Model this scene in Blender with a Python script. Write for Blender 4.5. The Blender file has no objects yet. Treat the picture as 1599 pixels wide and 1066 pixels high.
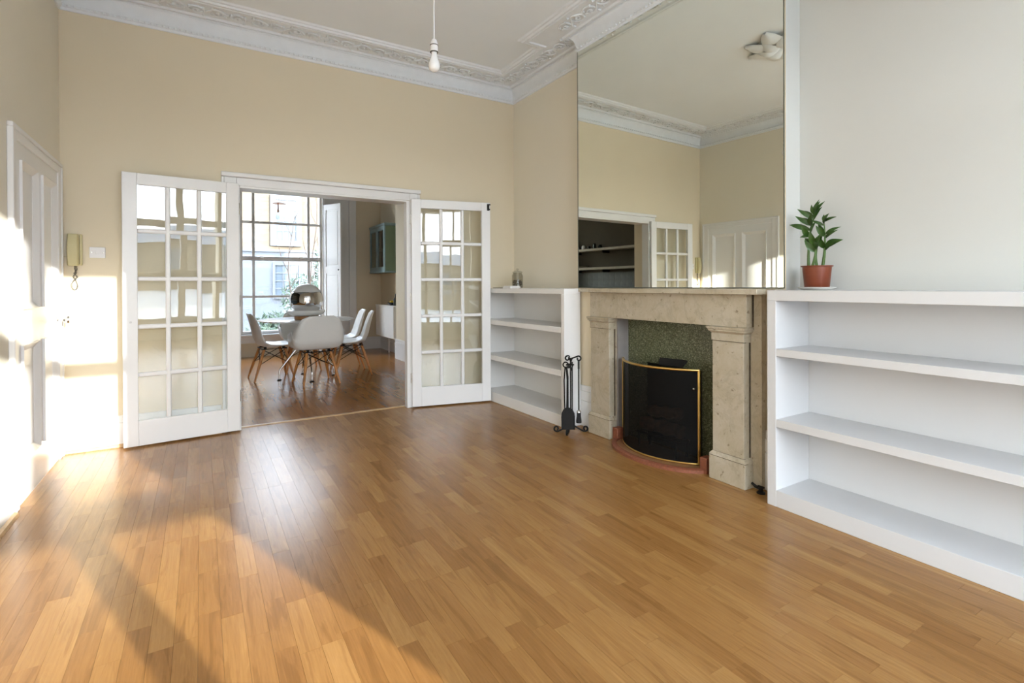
import bpy, bmesh, math, random
from mathutils import Vector, Matrix
random.seed(7)
SC = bpy.context.scene
COL = SC.collection
PI = math.pi

# ------------------------------------------------------------------ camera
F_PX, YAW, PITCH, ROLL, CY = 798.66, 0.546119, -0.0052, -0.004256, 449.81
CAM_H = 1.14
cam = bpy.data.cameras.new('camera'); camo = bpy.data.objects.new('camera', cam); COL.objects.link(camo)
fw = Vector((math.sin(YAW) * math.cos(PITCH), math.cos(YAW) * math.cos(PITCH), math.sin(PITCH)))
rt = Vector((math.cos(YAW), -math.sin(YAW), 0)); up = rt.cross(fw)
r2 = math.cos(ROLL) * rt + math.sin(ROLL) * up; u2 = -math.sin(ROLL) * rt + math.cos(ROLL) * up
m3 = Matrix((r2, u2, -fw)).transposed().to_4x4(); m3.translation = (0, 0, CAM_H)
camo.matrix_world = m3
cam.sensor_width = 36; cam.lens = F_PX * 36 / 1599; cam.shift_y = (CY - 533) / 1599
cam.clip_start = 0.05; cam.clip_end = 300
SC.camera = camo

# ------------------------------------------------------------------ world, sun, exposure
SKY, SUN_E, EXPO = 1.0, 0.86, 4.28
SUN_H = Vector((-0.325, 0.946, 0)).normalized(); SUN_TAN = 0.227
w = bpy.data.worlds.new('World'); SC.world = w; w.use_nodes = True
nt = w.node_tree; bg = nt.nodes['Background']
tc = nt.nodes.new('ShaderNodeTexCoord'); sx = nt.nodes.new('ShaderNodeSeparateXYZ'); rp = nt.nodes.new('ShaderNodeValToRGB')
nt.links.new(tc.outputs['Generated'], sx.inputs[0]); nt.links.new(sx.outputs['Z'], rp.inputs[0]); nt.links.new(rp.outputs[0], bg.inputs[0])
el = rp.color_ramp.elements; el[0].position = 0.0; el[0].color = (0.90, 0.95, 1.0, 1); el[1].position = 0.85; el[1].color = (0.62, 0.77, 1.0, 1)   # hazy winter sky: pale horizon, bluer zenith
bg.inputs[1].default_value = SKY
sl = bpy.data.lights.new('sun', 'SUN'); sl.energy = SUN_E; sl.angle = math.radians(0.53); sl.color = (1.0, 0.97, 0.92)
so = bpy.data.objects.new('sun', sl); COL.objects.link(so)
sd = Vector((SUN_H.x, SUN_H.y, -SUN_TAN)); so.rotation_euler = sd.to_track_quat('-Z', 'Y').to_euler(); so.location = (5, -12, 8)
SC.view_settings.view_transform = 'Standard'; SC.view_settings.look = 'None'
SC.view_settings.exposure = EXPO; SC.view_settings.gamma = 1; SC.view_settings.use_curve_mapping = False

# daylight portals: they only guide the sampling of the sky through the two windows
def portal(name, loc, rot, sx, sy):
    l = bpy.data.lights.new(name, 'AREA'); l.shape = 'RECTANGLE'; l.size = sx; l.size_y = sy; l.cycles.is_portal = True
    o = bpy.data.objects.new(name, l); o.location = loc; o.rotation_euler = rot; COL.objects.link(o)
portal('portal_front', (0.53, -1.66, 1.5), (PI / 2, 0, 0), 2.2, 2.45)
portal('portal_front_right', (2.14, -1.66, 1.5), (PI / 2, 0, 0), 0.95, 2.45)
portal('portal_kitchen', (-0.34, 9.66, 1.65), (PI / 2, 0, PI), 1.0, 2.7)
portal('portal_dining', (1.17, 9.66, 1.65), (PI / 2, 0, PI), 1.35, 2.7)

# ------------------------------------------------------------------ room dimensions (metres)
XL, XR, YB, YF, ZC = -0.822, 2.822, 4.60, -1.40, 3.20
CH0, CH1, XCN, XCF = 1.585, 3.300, 2.688, 2.655          # chimney breast: near/far corner y, and x at those corners
OX0, OX1, OZ = 0.245, 1.640, 1.935                        # double-door opening
DXL, DXR, DY0, DY1 = -1.75, 2.83, 4.90, 9.30              # dining room

# ------------------------------------------------------------------ helpers
def WM(o):
    m = o.matrix_basis.copy()
    return (WM(o.parent) @ o.matrix_parent_inverse @ m) if o.parent else m
def set_parent(o, p):
    if p is not None:
        o.parent = p; o.matrix_parent_inverse = WM(p).inverted()
def put(o, label=None, cat=None, group=None, kind=None):
    if label: o['label'] = label
    if cat: o['category'] = cat
    if group: o['group'] = group
    if kind: o['kind'] = kind
    return o
def thing(name, loc, label, cat, group=None):
    o = bpy.data.objects.new(name, None); o.location = loc; o.empty_display_size = 0.05; COL.objects.link(o)
    return put(o, label, cat, group)

class MB:
    def __init__(s): s.v = []; s.f = []
    def add(s, vs, fs):
        b = len(s.v); s.v += [tuple(v) for v in vs]; s.f += [tuple(i + b for i in f) for f in fs]; return s
    def box(s, x0, x1, y0, y1, z0, z1, M=None):
        vs = [Vector(c) for c in ((x0, y0, z0), (x1, y0, z0), (x1, y1, z0), (x0, y1, z0), (x0, y0, z1), (x1, y0, z1), (x1, y1, z1), (x0, y1, z1))]
        if M is not None: vs = [M @ v for v in vs]
        return s.add(vs, [(0, 3, 2, 1), (4, 5, 6, 7), (0, 1, 5, 4), (1, 2, 6, 5), (2, 3, 7, 6), (3, 0, 4, 7)])
    def prism(s, pts, z0, z1, M=None):                    # polygon (counter-clockwise, x/y) extruded in z
        n = len(pts); vs = [Vector((x, y, z0)) for x, y in pts] + [Vector((x, y, z1)) for x, y in pts]
        if M is not None: vs = [M @ v for v in vs]
        return s.add(vs, [tuple(reversed(range(n))), tuple(range(n, 2 * n))] + [(i, (i + 1) % n, n + (i + 1) % n, n + i) for i in range(n)])
    def lathe(s, prof, n=24, c=(0, 0, 0), M=None, cap=True):
        k = len(prof); vs = []
        for i in range(n):
            a = 2 * PI * i / n
            for r, z in prof:
                v = Vector((c[0] + r * math.cos(a), c[1] + r * math.sin(a), c[2] + z)); vs.append(M @ v if M is not None else v)
        fs = [(i * k + j, ((i + 1) % n) * k + j, ((i + 1) % n) * k + j + 1, i * k + j + 1) for i in range(n) for j in range(k - 1)]
        if cap:
            if prof[0][0] > 1e-5: fs.append(tuple(reversed([i * k for i in range(n)])))
            if prof[-1][0] > 1e-5: fs.append(tuple(i * k + k - 1 for i in range(n)))
        return s.add(vs, fs)
    def tube(s, pts, r, n=8, closed=False, cap=True):
        pts = [Vector(p) for p in pts]; m = len(pts); rr = r if hasattr(r, '__len__') else [r] * m
        def tan(i):
            if closed: return (pts[(i + 1) % m] - pts[i - 1]).normalized()
            return (pts[min(i + 1, m - 1)] - pts[max(i - 1, 0)]).normalized()
        t = tan(0); ref = Vector((0, 0, 1)) if abs(t.z) < 0.9 else Vector((1, 0, 0)); nn = t.cross(ref).normalized(); vs = []
        for i in range(m):
            t = tan(i); nn = nn - t * nn.dot(t)
            nn = nn.normalized() if nn.length > 1e-6 else t.orthogonal().normalized()
            b = t.cross(nn)
            for k in range(n):
                a = 2 * PI * k / n; vs.append(pts[i] + (nn * math.cos(a) + b * math.sin(a)) * rr[i])
        fs = [(i * n + k, i * n + (k + 1) % n, ((i + 1) % m) * n + (k + 1) % n, ((i + 1) % m) * n + k) for i in range(m if closed else m - 1) for k in range(n)]
        if cap and not closed: fs += [tuple(reversed(range(n))), tuple(range((m - 1) * n, m * n))]
        return s.add(vs, fs)
    def grid(s, P, nu, nv):                               # P(i,j)->point, open surface
        vs = [P(i, j) for i in range(nu) for j in range(nv)]
        return s.add(vs, [(i * nv + j, (i + 1) * nv + j, (i + 1) * nv + j + 1, i * nv + j + 1) for i in range(nu - 1) for j in range(nv - 1)])
    def mesh(s, name):
        me = bpy.data.meshes.new(name); me.from_pydata(s.v, [], s.f); me.validate()
        bm = bmesh.new(); bm.from_mesh(me); bmesh.ops.recalc_face_normals(bm, faces=bm.faces); bm.to_mesh(me); bm.free()
        return me
    def build(s, name, mat, parent=None, smooth=None, bevel=0, kind=None, label=None, cat=None, group=None, recalc=True, seg=2):
        me = s.mesh(name) if recalc else bpy.data.meshes.new(name)
        if not recalc: me.from_pydata(s.v, [], s.f)
        me.materials.append(M_[mat])
        if smooth is not None:
            for p in me.polygons: p.use_smooth = True
            me.set_sharp_from_angle(angle=math.radians(smooth))
        o = bpy.data.objects.new(name, me); COL.objects.link(o); set_parent(o, parent)
        if bevel:
            b = o.modifiers.new('bevel', 'BEVEL'); b.width = bevel; b.segments = seg; b.limit_method = 'ANGLE'; b.angle_limit = math.radians(40); b.harden_normals = False
            for p in me.polygons: p.use_smooth = True
            me.set_sharp_from_angle(angle=math.radians(35))
        return put(o, label, cat, group, kind)
def B(*a): return MB().box(*a)
def link(name, me, parent, loc=(0, 0, 0), rot=(0, 0, 0), scale=(1, 1, 1)):   # an object sharing mesh data; loc/rot in world space
    o = bpy.data.objects.new(name, me); o.location = loc; o.rotation_euler = rot; o.scale = scale; COL.objects.link(o)
    set_parent(o, parent); return o
def copy_tree(o, parent=None):
    c = o.copy(); COL.objects.link(c); c.parent = parent
    for ch in list(o.children): copy_tree(ch, c)
    return c

# ------------------------------------------------------------------ materials (all procedural)
M_ = {}
def newmat(name):
    m = bpy.data.materials.new(name); m.use_nodes = True; M_[name] = m
    return m, m.node_tree, m.node_tree.nodes['Principled BSDF']
def N(nt, typ, **kw):
    n = nt.nodes.new(typ)
    for k, v in kw.items():
        if k in n.inputs.keys(): n.inputs[k].default_value = v
        else: setattr(n, k, v)
    return n
def ramp(nt, fac, stops):
    r = nt.nodes.new('ShaderNodeValToRGB'); e = r.color_ramp.elements
    while len(e) < len(stops): e.new(0.5)
    for i, (p, c) in enumerate(stops): e[i].position = p; e[i].color = (*c, 1)
    nt.links.new(fac, r.inputs[0]); return r.outputs[0]
def plain(name, col, rough=0.5, metal=0.0, var=0.04, scale=6.0, bump=0.0, bscale=60.0, spec=0.5, coat=0.0, **kw):
    m, nt, b = newmat(name)
    tc = N(nt, 'ShaderNodeTexCoord'); n = N(nt, 'ShaderNodeTexNoise', Scale=scale, Detail=4.0); nt.links.new(tc.outputs['Object'], n.inputs['Vector'])
    lo = [max(0, c * (1 - var)) for c in col]; hi = [min(1, c * (1 + var)) for c in col]
    nt.links.new(ramp(nt, n.outputs['Fac'], [(0.3, lo), (0.7, hi)]), b.inputs['Base Color'])
    b.inputs['Roughness'].default_value = rough; b.inputs['Metallic'].default_value = metal
    b.inputs['Specular IOR Level'].default_value = spec; b.inputs['Coat Weight'].default_value = coat
    for k, v in kw.items(): b.inputs[k].default_value = v
    if bump:
        n2 = N(nt, 'ShaderNodeTexNoise', Scale=bscale, Detail=3.0); nt.links.new(tc.outputs['Object'], n2.inputs['Vector'])
        bp = N(nt, 'ShaderNodeBump', Strength=bump, Distance=0.002); nt.links.new(n2.outputs['Fac'], bp.inputs['Height']); nt.links.new(bp.outputs[0], b.inputs['Normal'])
    return m
plain('wall_paint', (0.78, 0.685, 0.515), 0.6, var=0.015, scale=1.2, bump=0.08, bscale=180, spec=0.3)
plain('wall_paint_lit', (0.82, 0.765, 0.64), 0.6, var=0.015, scale=1.2, bump=0.08, bscale=180, spec=0.3)  # the wall paint lightened, bounced light put into the colour
plain('wall_paint_daylit', (0.585, 0.58, 0.54), 0.6, var=0.015, scale=1.2, bump=0.08, bscale=180, spec=0.3)  # the wall paint turned cool and grey, window daylight put into the colour
plain('ceiling_paint', (0.84, 0.88, 0.92), 0.8, var=0.015, scale=1.5, spec=0.2)
plain('plaster', (0.82, 0.855, 0.89), 0.7, var=0.02, scale=14, spec=0.25)
plain('gloss_white', (0.82, 0.815, 0.81), 0.28, var=0.012, scale=3, spec=0.5)
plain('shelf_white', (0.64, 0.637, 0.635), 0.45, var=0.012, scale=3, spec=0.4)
plain('shelf_white_lit', (0.82, 0.81, 0.795), 0.45, var=0.012, scale=3, spec=0.4)  # the same shelf white lightened, sun bounce put into the colour
plain('skirting_white', (0.82, 0.81, 0.79), 0.4, var=0.02, scale=4)
plain('bead_wood', (0.56, 0.36, 0.18), 0.4, var=0.15, scale=20)
plain('subfloor', (0.16, 0.09, 0.04), 0.7)
plain('black_iron', (0.010, 0.009, 0.008), 0.55, var=0.2, scale=30, spec=0.2)
plain('bristle', (0.012, 0.011, 0.011), 0.8)
plain('soot', (0.012, 0.011, 0.010), 0.9, var=0.3)
plain('brass', (0.66, 0.44, 0.14), 0.28, metal=1.0, var=0.08, scale=25)
plain('chrome', (0.82, 0.82, 0.83), 0.06, metal=1.0, var=0.0)
plain('steel', (0.62, 0.60, 0.57), 0.25, metal=1.0, var=0.03)
plain('phone_plastic', (0.64, 0.57, 0.32), 0.4, var=0.02)
plain('phone_seam', (0.24, 0.20, 0.10), 0.6)
plain('cord_grey', (0.13, 0.12, 0.10), 0.6)
plain('white_plastic', (0.82, 0.81, 0.82), 0.35, var=0.01)
plain('pot_red', (0.17, 0.034, 0.010), 0.42, var=0.06, scale=12)
plain('soil', (0.05, 0.03, 0.02), 0.9, bump=0.6, bscale=90)
plain('saucer_grey', (0.62, 0.60, 0.55), 0.5)
plain('stem_green', (0.075, 0.14, 0.03), 0.45, var=0.15, scale=30)
plain('leaf_green', (0.026, 0.075, 0.010), 0.30, var=0.35, scale=18, spec=0.6)
plain('kerb_terracotta', (0.22, 0.068, 0.032), 0.55, var=0.22, scale=60, bump=0.4, bscale=140)
plain('hearth_tile', (0.30, 0.15, 0.065), 0.35, var=0.15, scale=25)
plain('shell_white', (0.88, 0.87, 0.84), 0.30, var=0.01)
plain('chair_wood', (0.50, 0.21, 0.055), 0.4, var=0.2, scale=25)
plain('table_white', (0.82, 0.82, 0.80), 0.18, var=0.01)
plain('lamp_wood', (0.34, 0.16, 0.06), 0.4, var=0.15, scale=18)
plain('copper', (0.75, 0.36, 0.20), 0.3, metal=1.0)
plain('cabinet_green', (0.16, 0.23, 0.15), 0.5, var=0.08, scale=6)
plain('cabinet_blue', (0.22, 0.33, 0.36), 0.45, var=0.06, scale=6)
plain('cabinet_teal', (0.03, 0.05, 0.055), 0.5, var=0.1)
plain('dark_inside', (0.05, 0.04, 0.035), 0.7)
plain('shelf_wood', (0.26, 0.215, 0.13), 0.5, var=0.1, scale=8)
plain('book_red', (0.35, 0.06, 0.04), 0.6)
plain('bottle_dark', (0.02, 0.025, 0.02), 0.15)
plain('fruit_yellow', (0.72, 0.50, 0.03), 0.45)
plain('paper_white', (0.82, 0.80, 0.78), 0.6)
plain('book_black', (0.02, 0.02, 0.02), 0.5)
plain('pebble', (0.10, 0.075, 0.045), 0.5, var=0.6, scale=40)
plain('log_bark', (0.16, 0.075, 0.04), 0.8, var=0.4, scale=30, bump=0.5)
plain('mirror_backing', (0.10, 0.11, 0.09), 0.5)
plain('stucco', (0.118, 0.126, 0.138), 0.8, var=0.03, scale=1)
plain('paving', (0.36, 0.355, 0.345), 0.85, var=0.1, scale=2)
plain('garden_soil', (0.09, 0.088, 0.08), 0.9, var=0.3, scale=1)
plain('hedge_green', (0.04, 0.065, 0.033), 0.7, var=0.5, scale=6)
plain('bark_brown', (0.07, 0.045, 0.03), 0.8, var=0.2)
plain('window_dark', (0.10, 0.12, 0.14), 0.08, spec=0.8)
plain('slate', (0.16, 0.17, 0.19), 0.7)
plain('kitchen_steel', (0.30, 0.30, 0.29), 0.4, metal=0.4)
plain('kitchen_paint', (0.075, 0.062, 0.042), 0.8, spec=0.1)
plain('tile_grey', (0.06, 0.062, 0.048), 0.45, var=0.35, scale=5)
plain('bulb_opal', (0.86, 0.86, 0.86), 0.2, var=0.0)

# mirror silver (a faint warm green tint)
m, nt, b = newmat('mirror_glass'); b.inputs['Base Color'].default_value = (0.91, 0.93, 0.85, 1); b.inputs['Metallic'].default_value = 1; b.inputs['Roughness'].default_value = 0.0
n = N(nt, 'ShaderNodeTexNoise', Scale=3.0); tc = N(nt, 'ShaderNodeTexCoord'); nt.links.new(tc.outputs['Object'], n.inputs['Vector'])
nt.links.new(ramp(nt, n.outputs['Fac'], [(0.3, (0.90, 0.92, 0.84)), (0.7, (0.92, 0.94, 0.86))]), b.inputs['Base Color'])
# clear pane glass: straight-through with Fresnel reflection
def glassmat(name, tint, ior=1.5, wob=0.0, rough=0.0):
    m, nt, b = newmat(name); nt.nodes.remove(b); out = nt.nodes['Material Output']
    t = N(nt, 'ShaderNodeBsdfTransparent'); t.inputs[0].default_value = (*tint, 1); g = N(nt, 'ShaderNodeBsdfGlossy'); g.inputs['Roughness'].default_value = rough
    lw = N(nt, 'ShaderNodeLayerWeight', Blend=0.5); pw_ = N(nt, 'ShaderNodeMath', operation='POWER'); pw_.inputs[1].default_value = 5.0; f0 = ((ior - 1) / (ior + 1)) ** 2
    nt.links.new(lw.outputs['Facing'], pw_.inputs[0]); fr = N(nt, 'ShaderNodeMath', operation='MULTIPLY_ADD'); fr.inputs[1].default_value = 1 - f0; fr.inputs[2].default_value = f0; nt.links.new(pw_.outputs[0], fr.inputs[0])
    mx = N(nt, 'ShaderNodeMixShader')
    nt.links.new(fr.outputs[0], mx.inputs[0]); nt.links.new(t.outputs[0], mx.inputs[1]); nt.links.new(g.outputs[0], mx.inputs[2]); nt.links.new(mx.outputs[0], out.inputs[0])
    if wob:
        tc = N(nt, 'ShaderNodeTexCoord'); n = N(nt, 'ShaderNodeTexNoise', Scale=5.0, Detail=1.0); nt.links.new(tc.outputs['Object'], n.inputs['Vector'])
        bp = N(nt, 'ShaderNodeBump', Strength=wob, Distance=0.01); nt.links.new(n.outputs['Fac'], bp.inputs['Height']); nt.links.new(bp.outputs[0], g.inputs['Normal'])
glassmat('door_glass', (0.93, 0.94, 0.93), 1.75, 0.03)
glassmat('window_glass', (0.93, 0.94, 0.94), 1.45)
glassmat('jar_glass', (0.86, 0.86, 0.84), 1.5)

# oak laminate; the tone is each strip's own
def woodmat(name, tone_from, k=(1, 1, 1), rough=0.27):
    m, nt, b = newmat(name)
    if tone_from == 'object':
        tone = N(nt, 'ShaderNodeObjectInfo').outputs['Random']
        tc = N(nt, 'ShaderNodeNewGeometry').outputs['Position']
    else:
        tone = N(nt, 'ShaderNodeAttribute', attribute_name='tone').outputs['Fac']
        tc = N(nt, 'ShaderNodeNewGeometry').outputs['Position']
    off = N(nt, 'ShaderNodeCombineXYZ'); mul = N(nt, 'ShaderNodeMath', operation='MULTIPLY'); mul.inputs[1].default_value = 37.0
    nt.links.new(tone, mul.inputs[0]); nt.links.new(mul.outputs[0], off.inputs[1]); nt.links.new(mul.outputs[0], off.inputs[2])
    ad = N(nt, 'ShaderNodeVectorMath', operation='ADD'); nt.links.new(tc, ad.inputs[0]); nt.links.new(off.outputs[0], ad.inputs[1])
    mp = N(nt, 'ShaderNodeMapping'); mp.inputs['Scale'].default_value = (26, 2.2, 26); nt.links.new(ad.outputs[0], mp.inputs[0])
    n1 = N(nt, 'ShaderNodeTexNoise', Scale=1.0, Detail=5.0, Roughness=0.6, Distortion=0.9); nt.links.new(mp.outputs[0], n1.inputs['Vector'])
    mp2 = N(nt, 'ShaderNodeMapping'); mp2.inputs['Scale'].default_value = (160, 7, 160); nt.links.new(ad.outputs[0], mp2.inputs[0])
    n2 = N(nt, 'ShaderNodeTexNoise', Scale=1.0, Detail=3.0); nt.links.new(mp2.outputs[0], n2.inputs['Vector'])
    wv = N(nt, 'ShaderNodeMath', operation='SINE'); ws = N(nt, 'ShaderNodeMath', operation='MULTIPLY'); ws.inputs[1].default_value = 30.0
    nt.links.new(n1.outputs['Fac'], ws.inputs[0]); nt.links.new(ws.outputs[0], wv.inputs[0])
    base = ramp(nt, tone, [(p_, tuple(a * b_ for a, b_ in zip(c_, k))) for p_, c_ in [(0.0, (0.285, 0.136, 0.040)), (0.35, (0.325, 0.162, 0.050)), (0.7, (0.350, 0.180, 0.057)), (1.0, (0.395, 0.212, 0.072))]])
    g1 = ramp(nt, n1.outputs['Fac'], [(0.28, (0.80, 0.76, 0.70)), (0.62, (1.08, 1.08, 1.08))])
    g2 = ramp(nt, n2.outputs['Fac'], [(0.3, (0.90, 0.88, 0.85)), (0.7, (1.05, 1.05, 1.05))])
    g3 = ramp(nt, wv.outputs[0], [(0.0, (0.94, 0.93, 0.91)), (0.8, (1.02, 1.02, 1.02))])
    c = base
    for g in (g1, g2, g3):
        mx = N(nt, 'ShaderNodeMix', data_type='RGBA', blend_type='MULTIPLY'); mx.inputs[0].default_value = 1.0
        nt.links.new(c, mx.inputs[6]); nt.links.new(g, mx.inputs[7]); c = mx.outputs[2]
    nt.links.new(c, b.inputs['Base Color'])
    b.inputs['Roughness'].default_value = rough; b.inputs['Specular IOR Level'].default_value = 0.36
    bp = N(nt, 'ShaderNodeBump', Strength=0.05, Distance=0.001); nt.links.new(n2.outputs['Fac'], bp.inputs['Height']); nt.links.new(bp.outputs[0], b.inputs['Normal'])
woodmat('oak_strip', 'object'); woodmat('oak_field', 'attr'); woodmat('oak_varnished', 'attr', (1.0, 0.84, 0.66), 0.19)

# aged marble
m, nt, b = newmat('marble')
tc = N(nt, 'ShaderNodeTexCoord'); n1 = N(nt, 'ShaderNodeTexNoise', Scale=7.0, Detail=9.0, Roughness=0.7, Distortion=0.5); nt.links.new(tc.outputs['Object'], n1.inputs['Vector'])
n2 = N(nt, 'ShaderNodeTexNoise', Scale=3.0, Detail=8.0, Roughness=0.65, Distortion=1.0); nt.links.new(tc.outputs['Object'], n2.inputs['Vector'])
n3 = N(nt, 'ShaderNodeTexNoise', Scale=38.0, Detail=4.0); nt.links.new(tc.outputs['Object'], n3.inputs['Vector'])
c1 = ramp(nt, n1.outputs['Fac'], [(0.22, (0.29, 0.235, 0.15)), (0.42, (0.45, 0.385, 0.275)), (0.72, (0.54, 0.485, 0.385))])
c2 = ramp(nt, n2.outputs['Fac'], [(0.46, (1, 1, 1)), (0.495, (0.86, 0.85, 0.84)), (0.53, (1, 1, 1))])
c3 = ramp(nt, n3.outputs['Fac'], [(0.28, (0.48, 0.42, 0.35)), (0.36, (1, 1, 1))])
c = c1
for g in (c2, c3):
    mx = N(nt, 'ShaderNodeMix', data_type='RGBA', blend_type='MULTIPLY'); mx.inputs[0].default_value = 0.85
    nt.links.new(c, mx.inputs[6]); nt.links.new(g, mx.inputs[7]); c = mx.outputs[2]
nt.links.new(c, b.inputs['Base Color']); b.inputs['Roughness'].default_value = 0.42
# grey inner slip
plain('grime_and_shade', (0.10, 0.075, 0.048), 0.8, var=0.3, scale=40)  # for joint lines, and for shade painted on the marble side faces
plain('grey_slip', (0.27, 0.25, 0.24), 0.45, var=0.12, scale=8)
# green terrazzo
m, nt, b = newmat('green_terrazzo')
tc = N(nt, 'ShaderNodeTexCoord'); vo = N(nt, 'ShaderNodeTexVoronoi', Scale=170.0); nt.links.new(tc.outputs['Object'], vo.inputs['Vector'])
sp = N(nt, 'ShaderNodeSeparateColor'); nt.links.new(vo.outputs['Color'], sp.inputs[0])
nt.links.new(ramp(nt, sp.outputs[0], [(0.0, (0.040, 0.046, 0.020)), (0.45, (0.085, 0.094, 0.045)), (0.8, (0.15, 0.16, 0.088)), (1.0, (0.30, 0.30, 0.20))]), b.inputs['Base Color']); b.inputs['Roughness'].default_value = 0.3
# woven fire-screen mesh: a fine grid of wires, open between them
m, nt, b = newmat('screen_mesh'); out = nt.nodes['Material Output']
b.inputs['Base Color'].default_value = (0.004, 0.0035, 0.003, 1); b.inputs['Roughness'].default_value = 0.7; b.inputs['Specular IOR Level'].default_value = 0.12
tc = N(nt, 'ShaderNodeTexCoord'); n = N(nt, 'ShaderNodeTexNoise', Scale=900.0, Detail=0.0); nt.links.new(tc.outputs['Object'], n.inputs['Vector'])
op = N(nt, 'ShaderNodeMapRange'); op.inputs[1].default_value = 0.3; op.inputs[2].default_value = 0.7; op.inputs[3].default_value = 0.74; op.inputs[4].default_value = 0.94
nt.links.new(n.outputs['Fac'], op.inputs[0]); tr = N(nt, 'ShaderNodeBsdfTransparent'); mx = N(nt, 'ShaderNodeMixShader')
nt.links.new(op.outputs[0], mx.inputs[0]); nt.links.new(tr.outputs[0], mx.inputs[1]); nt.links.new(b.outputs[0], mx.inputs[2]); nt.links.new(mx.outputs[0], out.inputs[0])
# far brick
m, nt, b = newmat('stock_brick')
tc = N(nt, 'ShaderNodeTexCoord'); mp = N(nt, 'ShaderNodeMapping'); mp.inputs['Rotation'].default_value = (PI / 2, 0, 0); nt.links.new(tc.outputs['Object'], mp.inputs[0])
br = N(nt, 'ShaderNodeTexBrick', Scale=1.0); br.inputs['Brick Width'].default_value = 0.225; br.inputs['Row Height'].default_value = 0.075; br.inputs['Mortar Size'].default_value = 0.008
br.inputs['Color1'].default_value = (0.100, 0.076, 0.050, 1); br.inputs['Color2'].default_value = (0.125, 0.098, 0.067, 1); br.inputs['Mortar'].default_value = (0.125, 0.106, 0.078, 1)
nt.links.new(mp.outputs[0], br.inputs['Vector']); nt.links.new(br.outputs[0], b.inputs['Base Color']); b.inputs['Roughness'].default_value = 0.9

# ================================================================== STRUCTURE
# ---- floors: sub-floor slab plus laid oak strips
def strips(x0, x1, y0, y1, seed):
    rng = random.Random(seed); out = []; x = x0; wd = 0.0672; k = 0
    while x < x1 - 0.004:
        xe = min(x + wd, x1); y = y0 - rng.random() * 0.45
        while y < y1:
            L = rng.choice((0.30, 0.40, 0.40, 0.50)); a, b2 = max(y, y0), min(y + L, y1)
            if b2 - a > 0.01: out.append((x, xe, a, b2, L if (b2 - a > L - 1e-6 and xe - x > wd - 1e-6) else None))
            y += L
        x = xe; k += 1
    return out
def to_px(P):
    d = Vector(P) - Vector((0, 0, CAM_H)); z = d.dot(fw)
    if z < 0.05: return None
    return 799.5 + F_PX * d.dot(r2) / z, CY - F_PX * d.dot(u2) / z, z
floor = B(XL - 0.02, XR + 0.02, YF - 0.02, YB + 0.06, -0.14, -0.0095).build('floor', 'subfloor', kind='structure', label='oak strip laminate floor of the living room')
plank_mesh = {}
for L in (0.30, 0.40, 0.50):
    g = 0.0003
    me = MB().box(-0.0336 + g, 0.0336 - g, -L / 2 + g, L / 2 - g, -0.0093, 0).mesh('plank'); me.materials.append(M_['oak_strip']); plank_mesh[L] = me
cand, rest = [], []
for (a, b2, c, d, L) in strips(XL, XR, YF, YB + 0.055, 3):
    q = to_px(((a + b2) / 2, (c + d) / 2, 0)); seen = q is not None and -60 < q[0] < 1660 and q[1] < 1130
    if L and seen and not (a > 2.45 and c < 4.4): cand.append((q[2], a, b2, c, d, L))
    else: rest.append((a, b2, c, d))
cand.sort()
for z, a, b2, c, d, L in cand[:300]:
    link('plank', plank_mesh[L], floor, ((a + b2) / 2, (c + d) / 2, -0.0002 * random.random()))
rest += [t[1:5] for t in cand[300:]]
def field(name, cells, parent, seed, mat='oak_field'):
    rng = random.Random(seed); mb = MB(); tones = []
    for a, b2, c, d in cells:
        g = 0.0003; mb.box(a + g, b2 - g, c + g, d - g, -0.0093, -0.0002 * rng.random()); tones += [rng.random()] * 6
    o = mb.build(name, mat, parent, kind='stuff', recalc=False)
    at = o.data.attributes.new('tone', 'FLOAT', 'FACE')
    for i, t in enumerate(tones): at.data[i].value = t
    return o
field('oak_strips', rest, floor, 5)
floor_d = B(DXL - 0.02, DXR + 0.02, YB + 0.06, DY1 + 0.02, -0.14, -0.0095).build('floor_dining', 'subfloor', kind='structure', label='oak strip floor of the dining room beyond the double doors')
field('oak_strips', [c[:4] for c in strips(DXL, DXR, YB + 0.095, DY1, 9)], floor_d, 6, 'oak_varnished')
B(OX0 - 0.03, 1.95, YB + 0.055, YB + 0.095, -0.009, 0.006).build('threshold_strip', 'bead_wood', floor_d, bevel=0.002)

# ---- ceilings
ceil = B(-2.1, 3.2, YF - 0.35, DY1 + 0.35, ZC, ZC + 0.2).build('ceiling', 'ceiling_paint', kind='structure', label='plain white ceiling')
B(-7, 8, YF - 0.35, DY1 + 0.35, ZC + 0.2, 6.1).build('wall_upper_storey', 'stock_brick', kind='structure', label='upper storey of the house above the rooms')

# ---- walls
wb = MB()
wb.box(-2.1, OX0, YB, YB + 0.06, 0, ZC).box(OX1 + 0.032, 3.2, YB, YB + 0.06, 0, ZC).box(OX0, OX1 + 0.032, YB, YB + 0.06, OZ, ZC)
wb.box(-2.1, OX0, YB + 0.06, DY0 - 0.05, 0, ZC).box(1.95, 3.2, YB + 0.06, DY0 - 0.05, 0, ZC).box(OX0, 1.95, YB + 0.06, DY0 - 0.12, OZ, ZC)
wb.build('wall_back', 'wall_paint', kind='structure', label='cream wall with the double-door opening to the dining room')
ld0, ld1, ldz = 3.560, 4.455, 1.903                                   # entry-door opening in the left wall
B(XL - 0.16, XL, YF - 0.35, ld0, 0, ZC).box(XL - 0.16, XL, ld1, YB, 0, ZC).box(XL - 0.16, XL, ld0, ld1, ldz, ZC).build('wall_left', 'wall_paint_lit', kind='structure', label='cream wall with the white panelled entry door')
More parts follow.
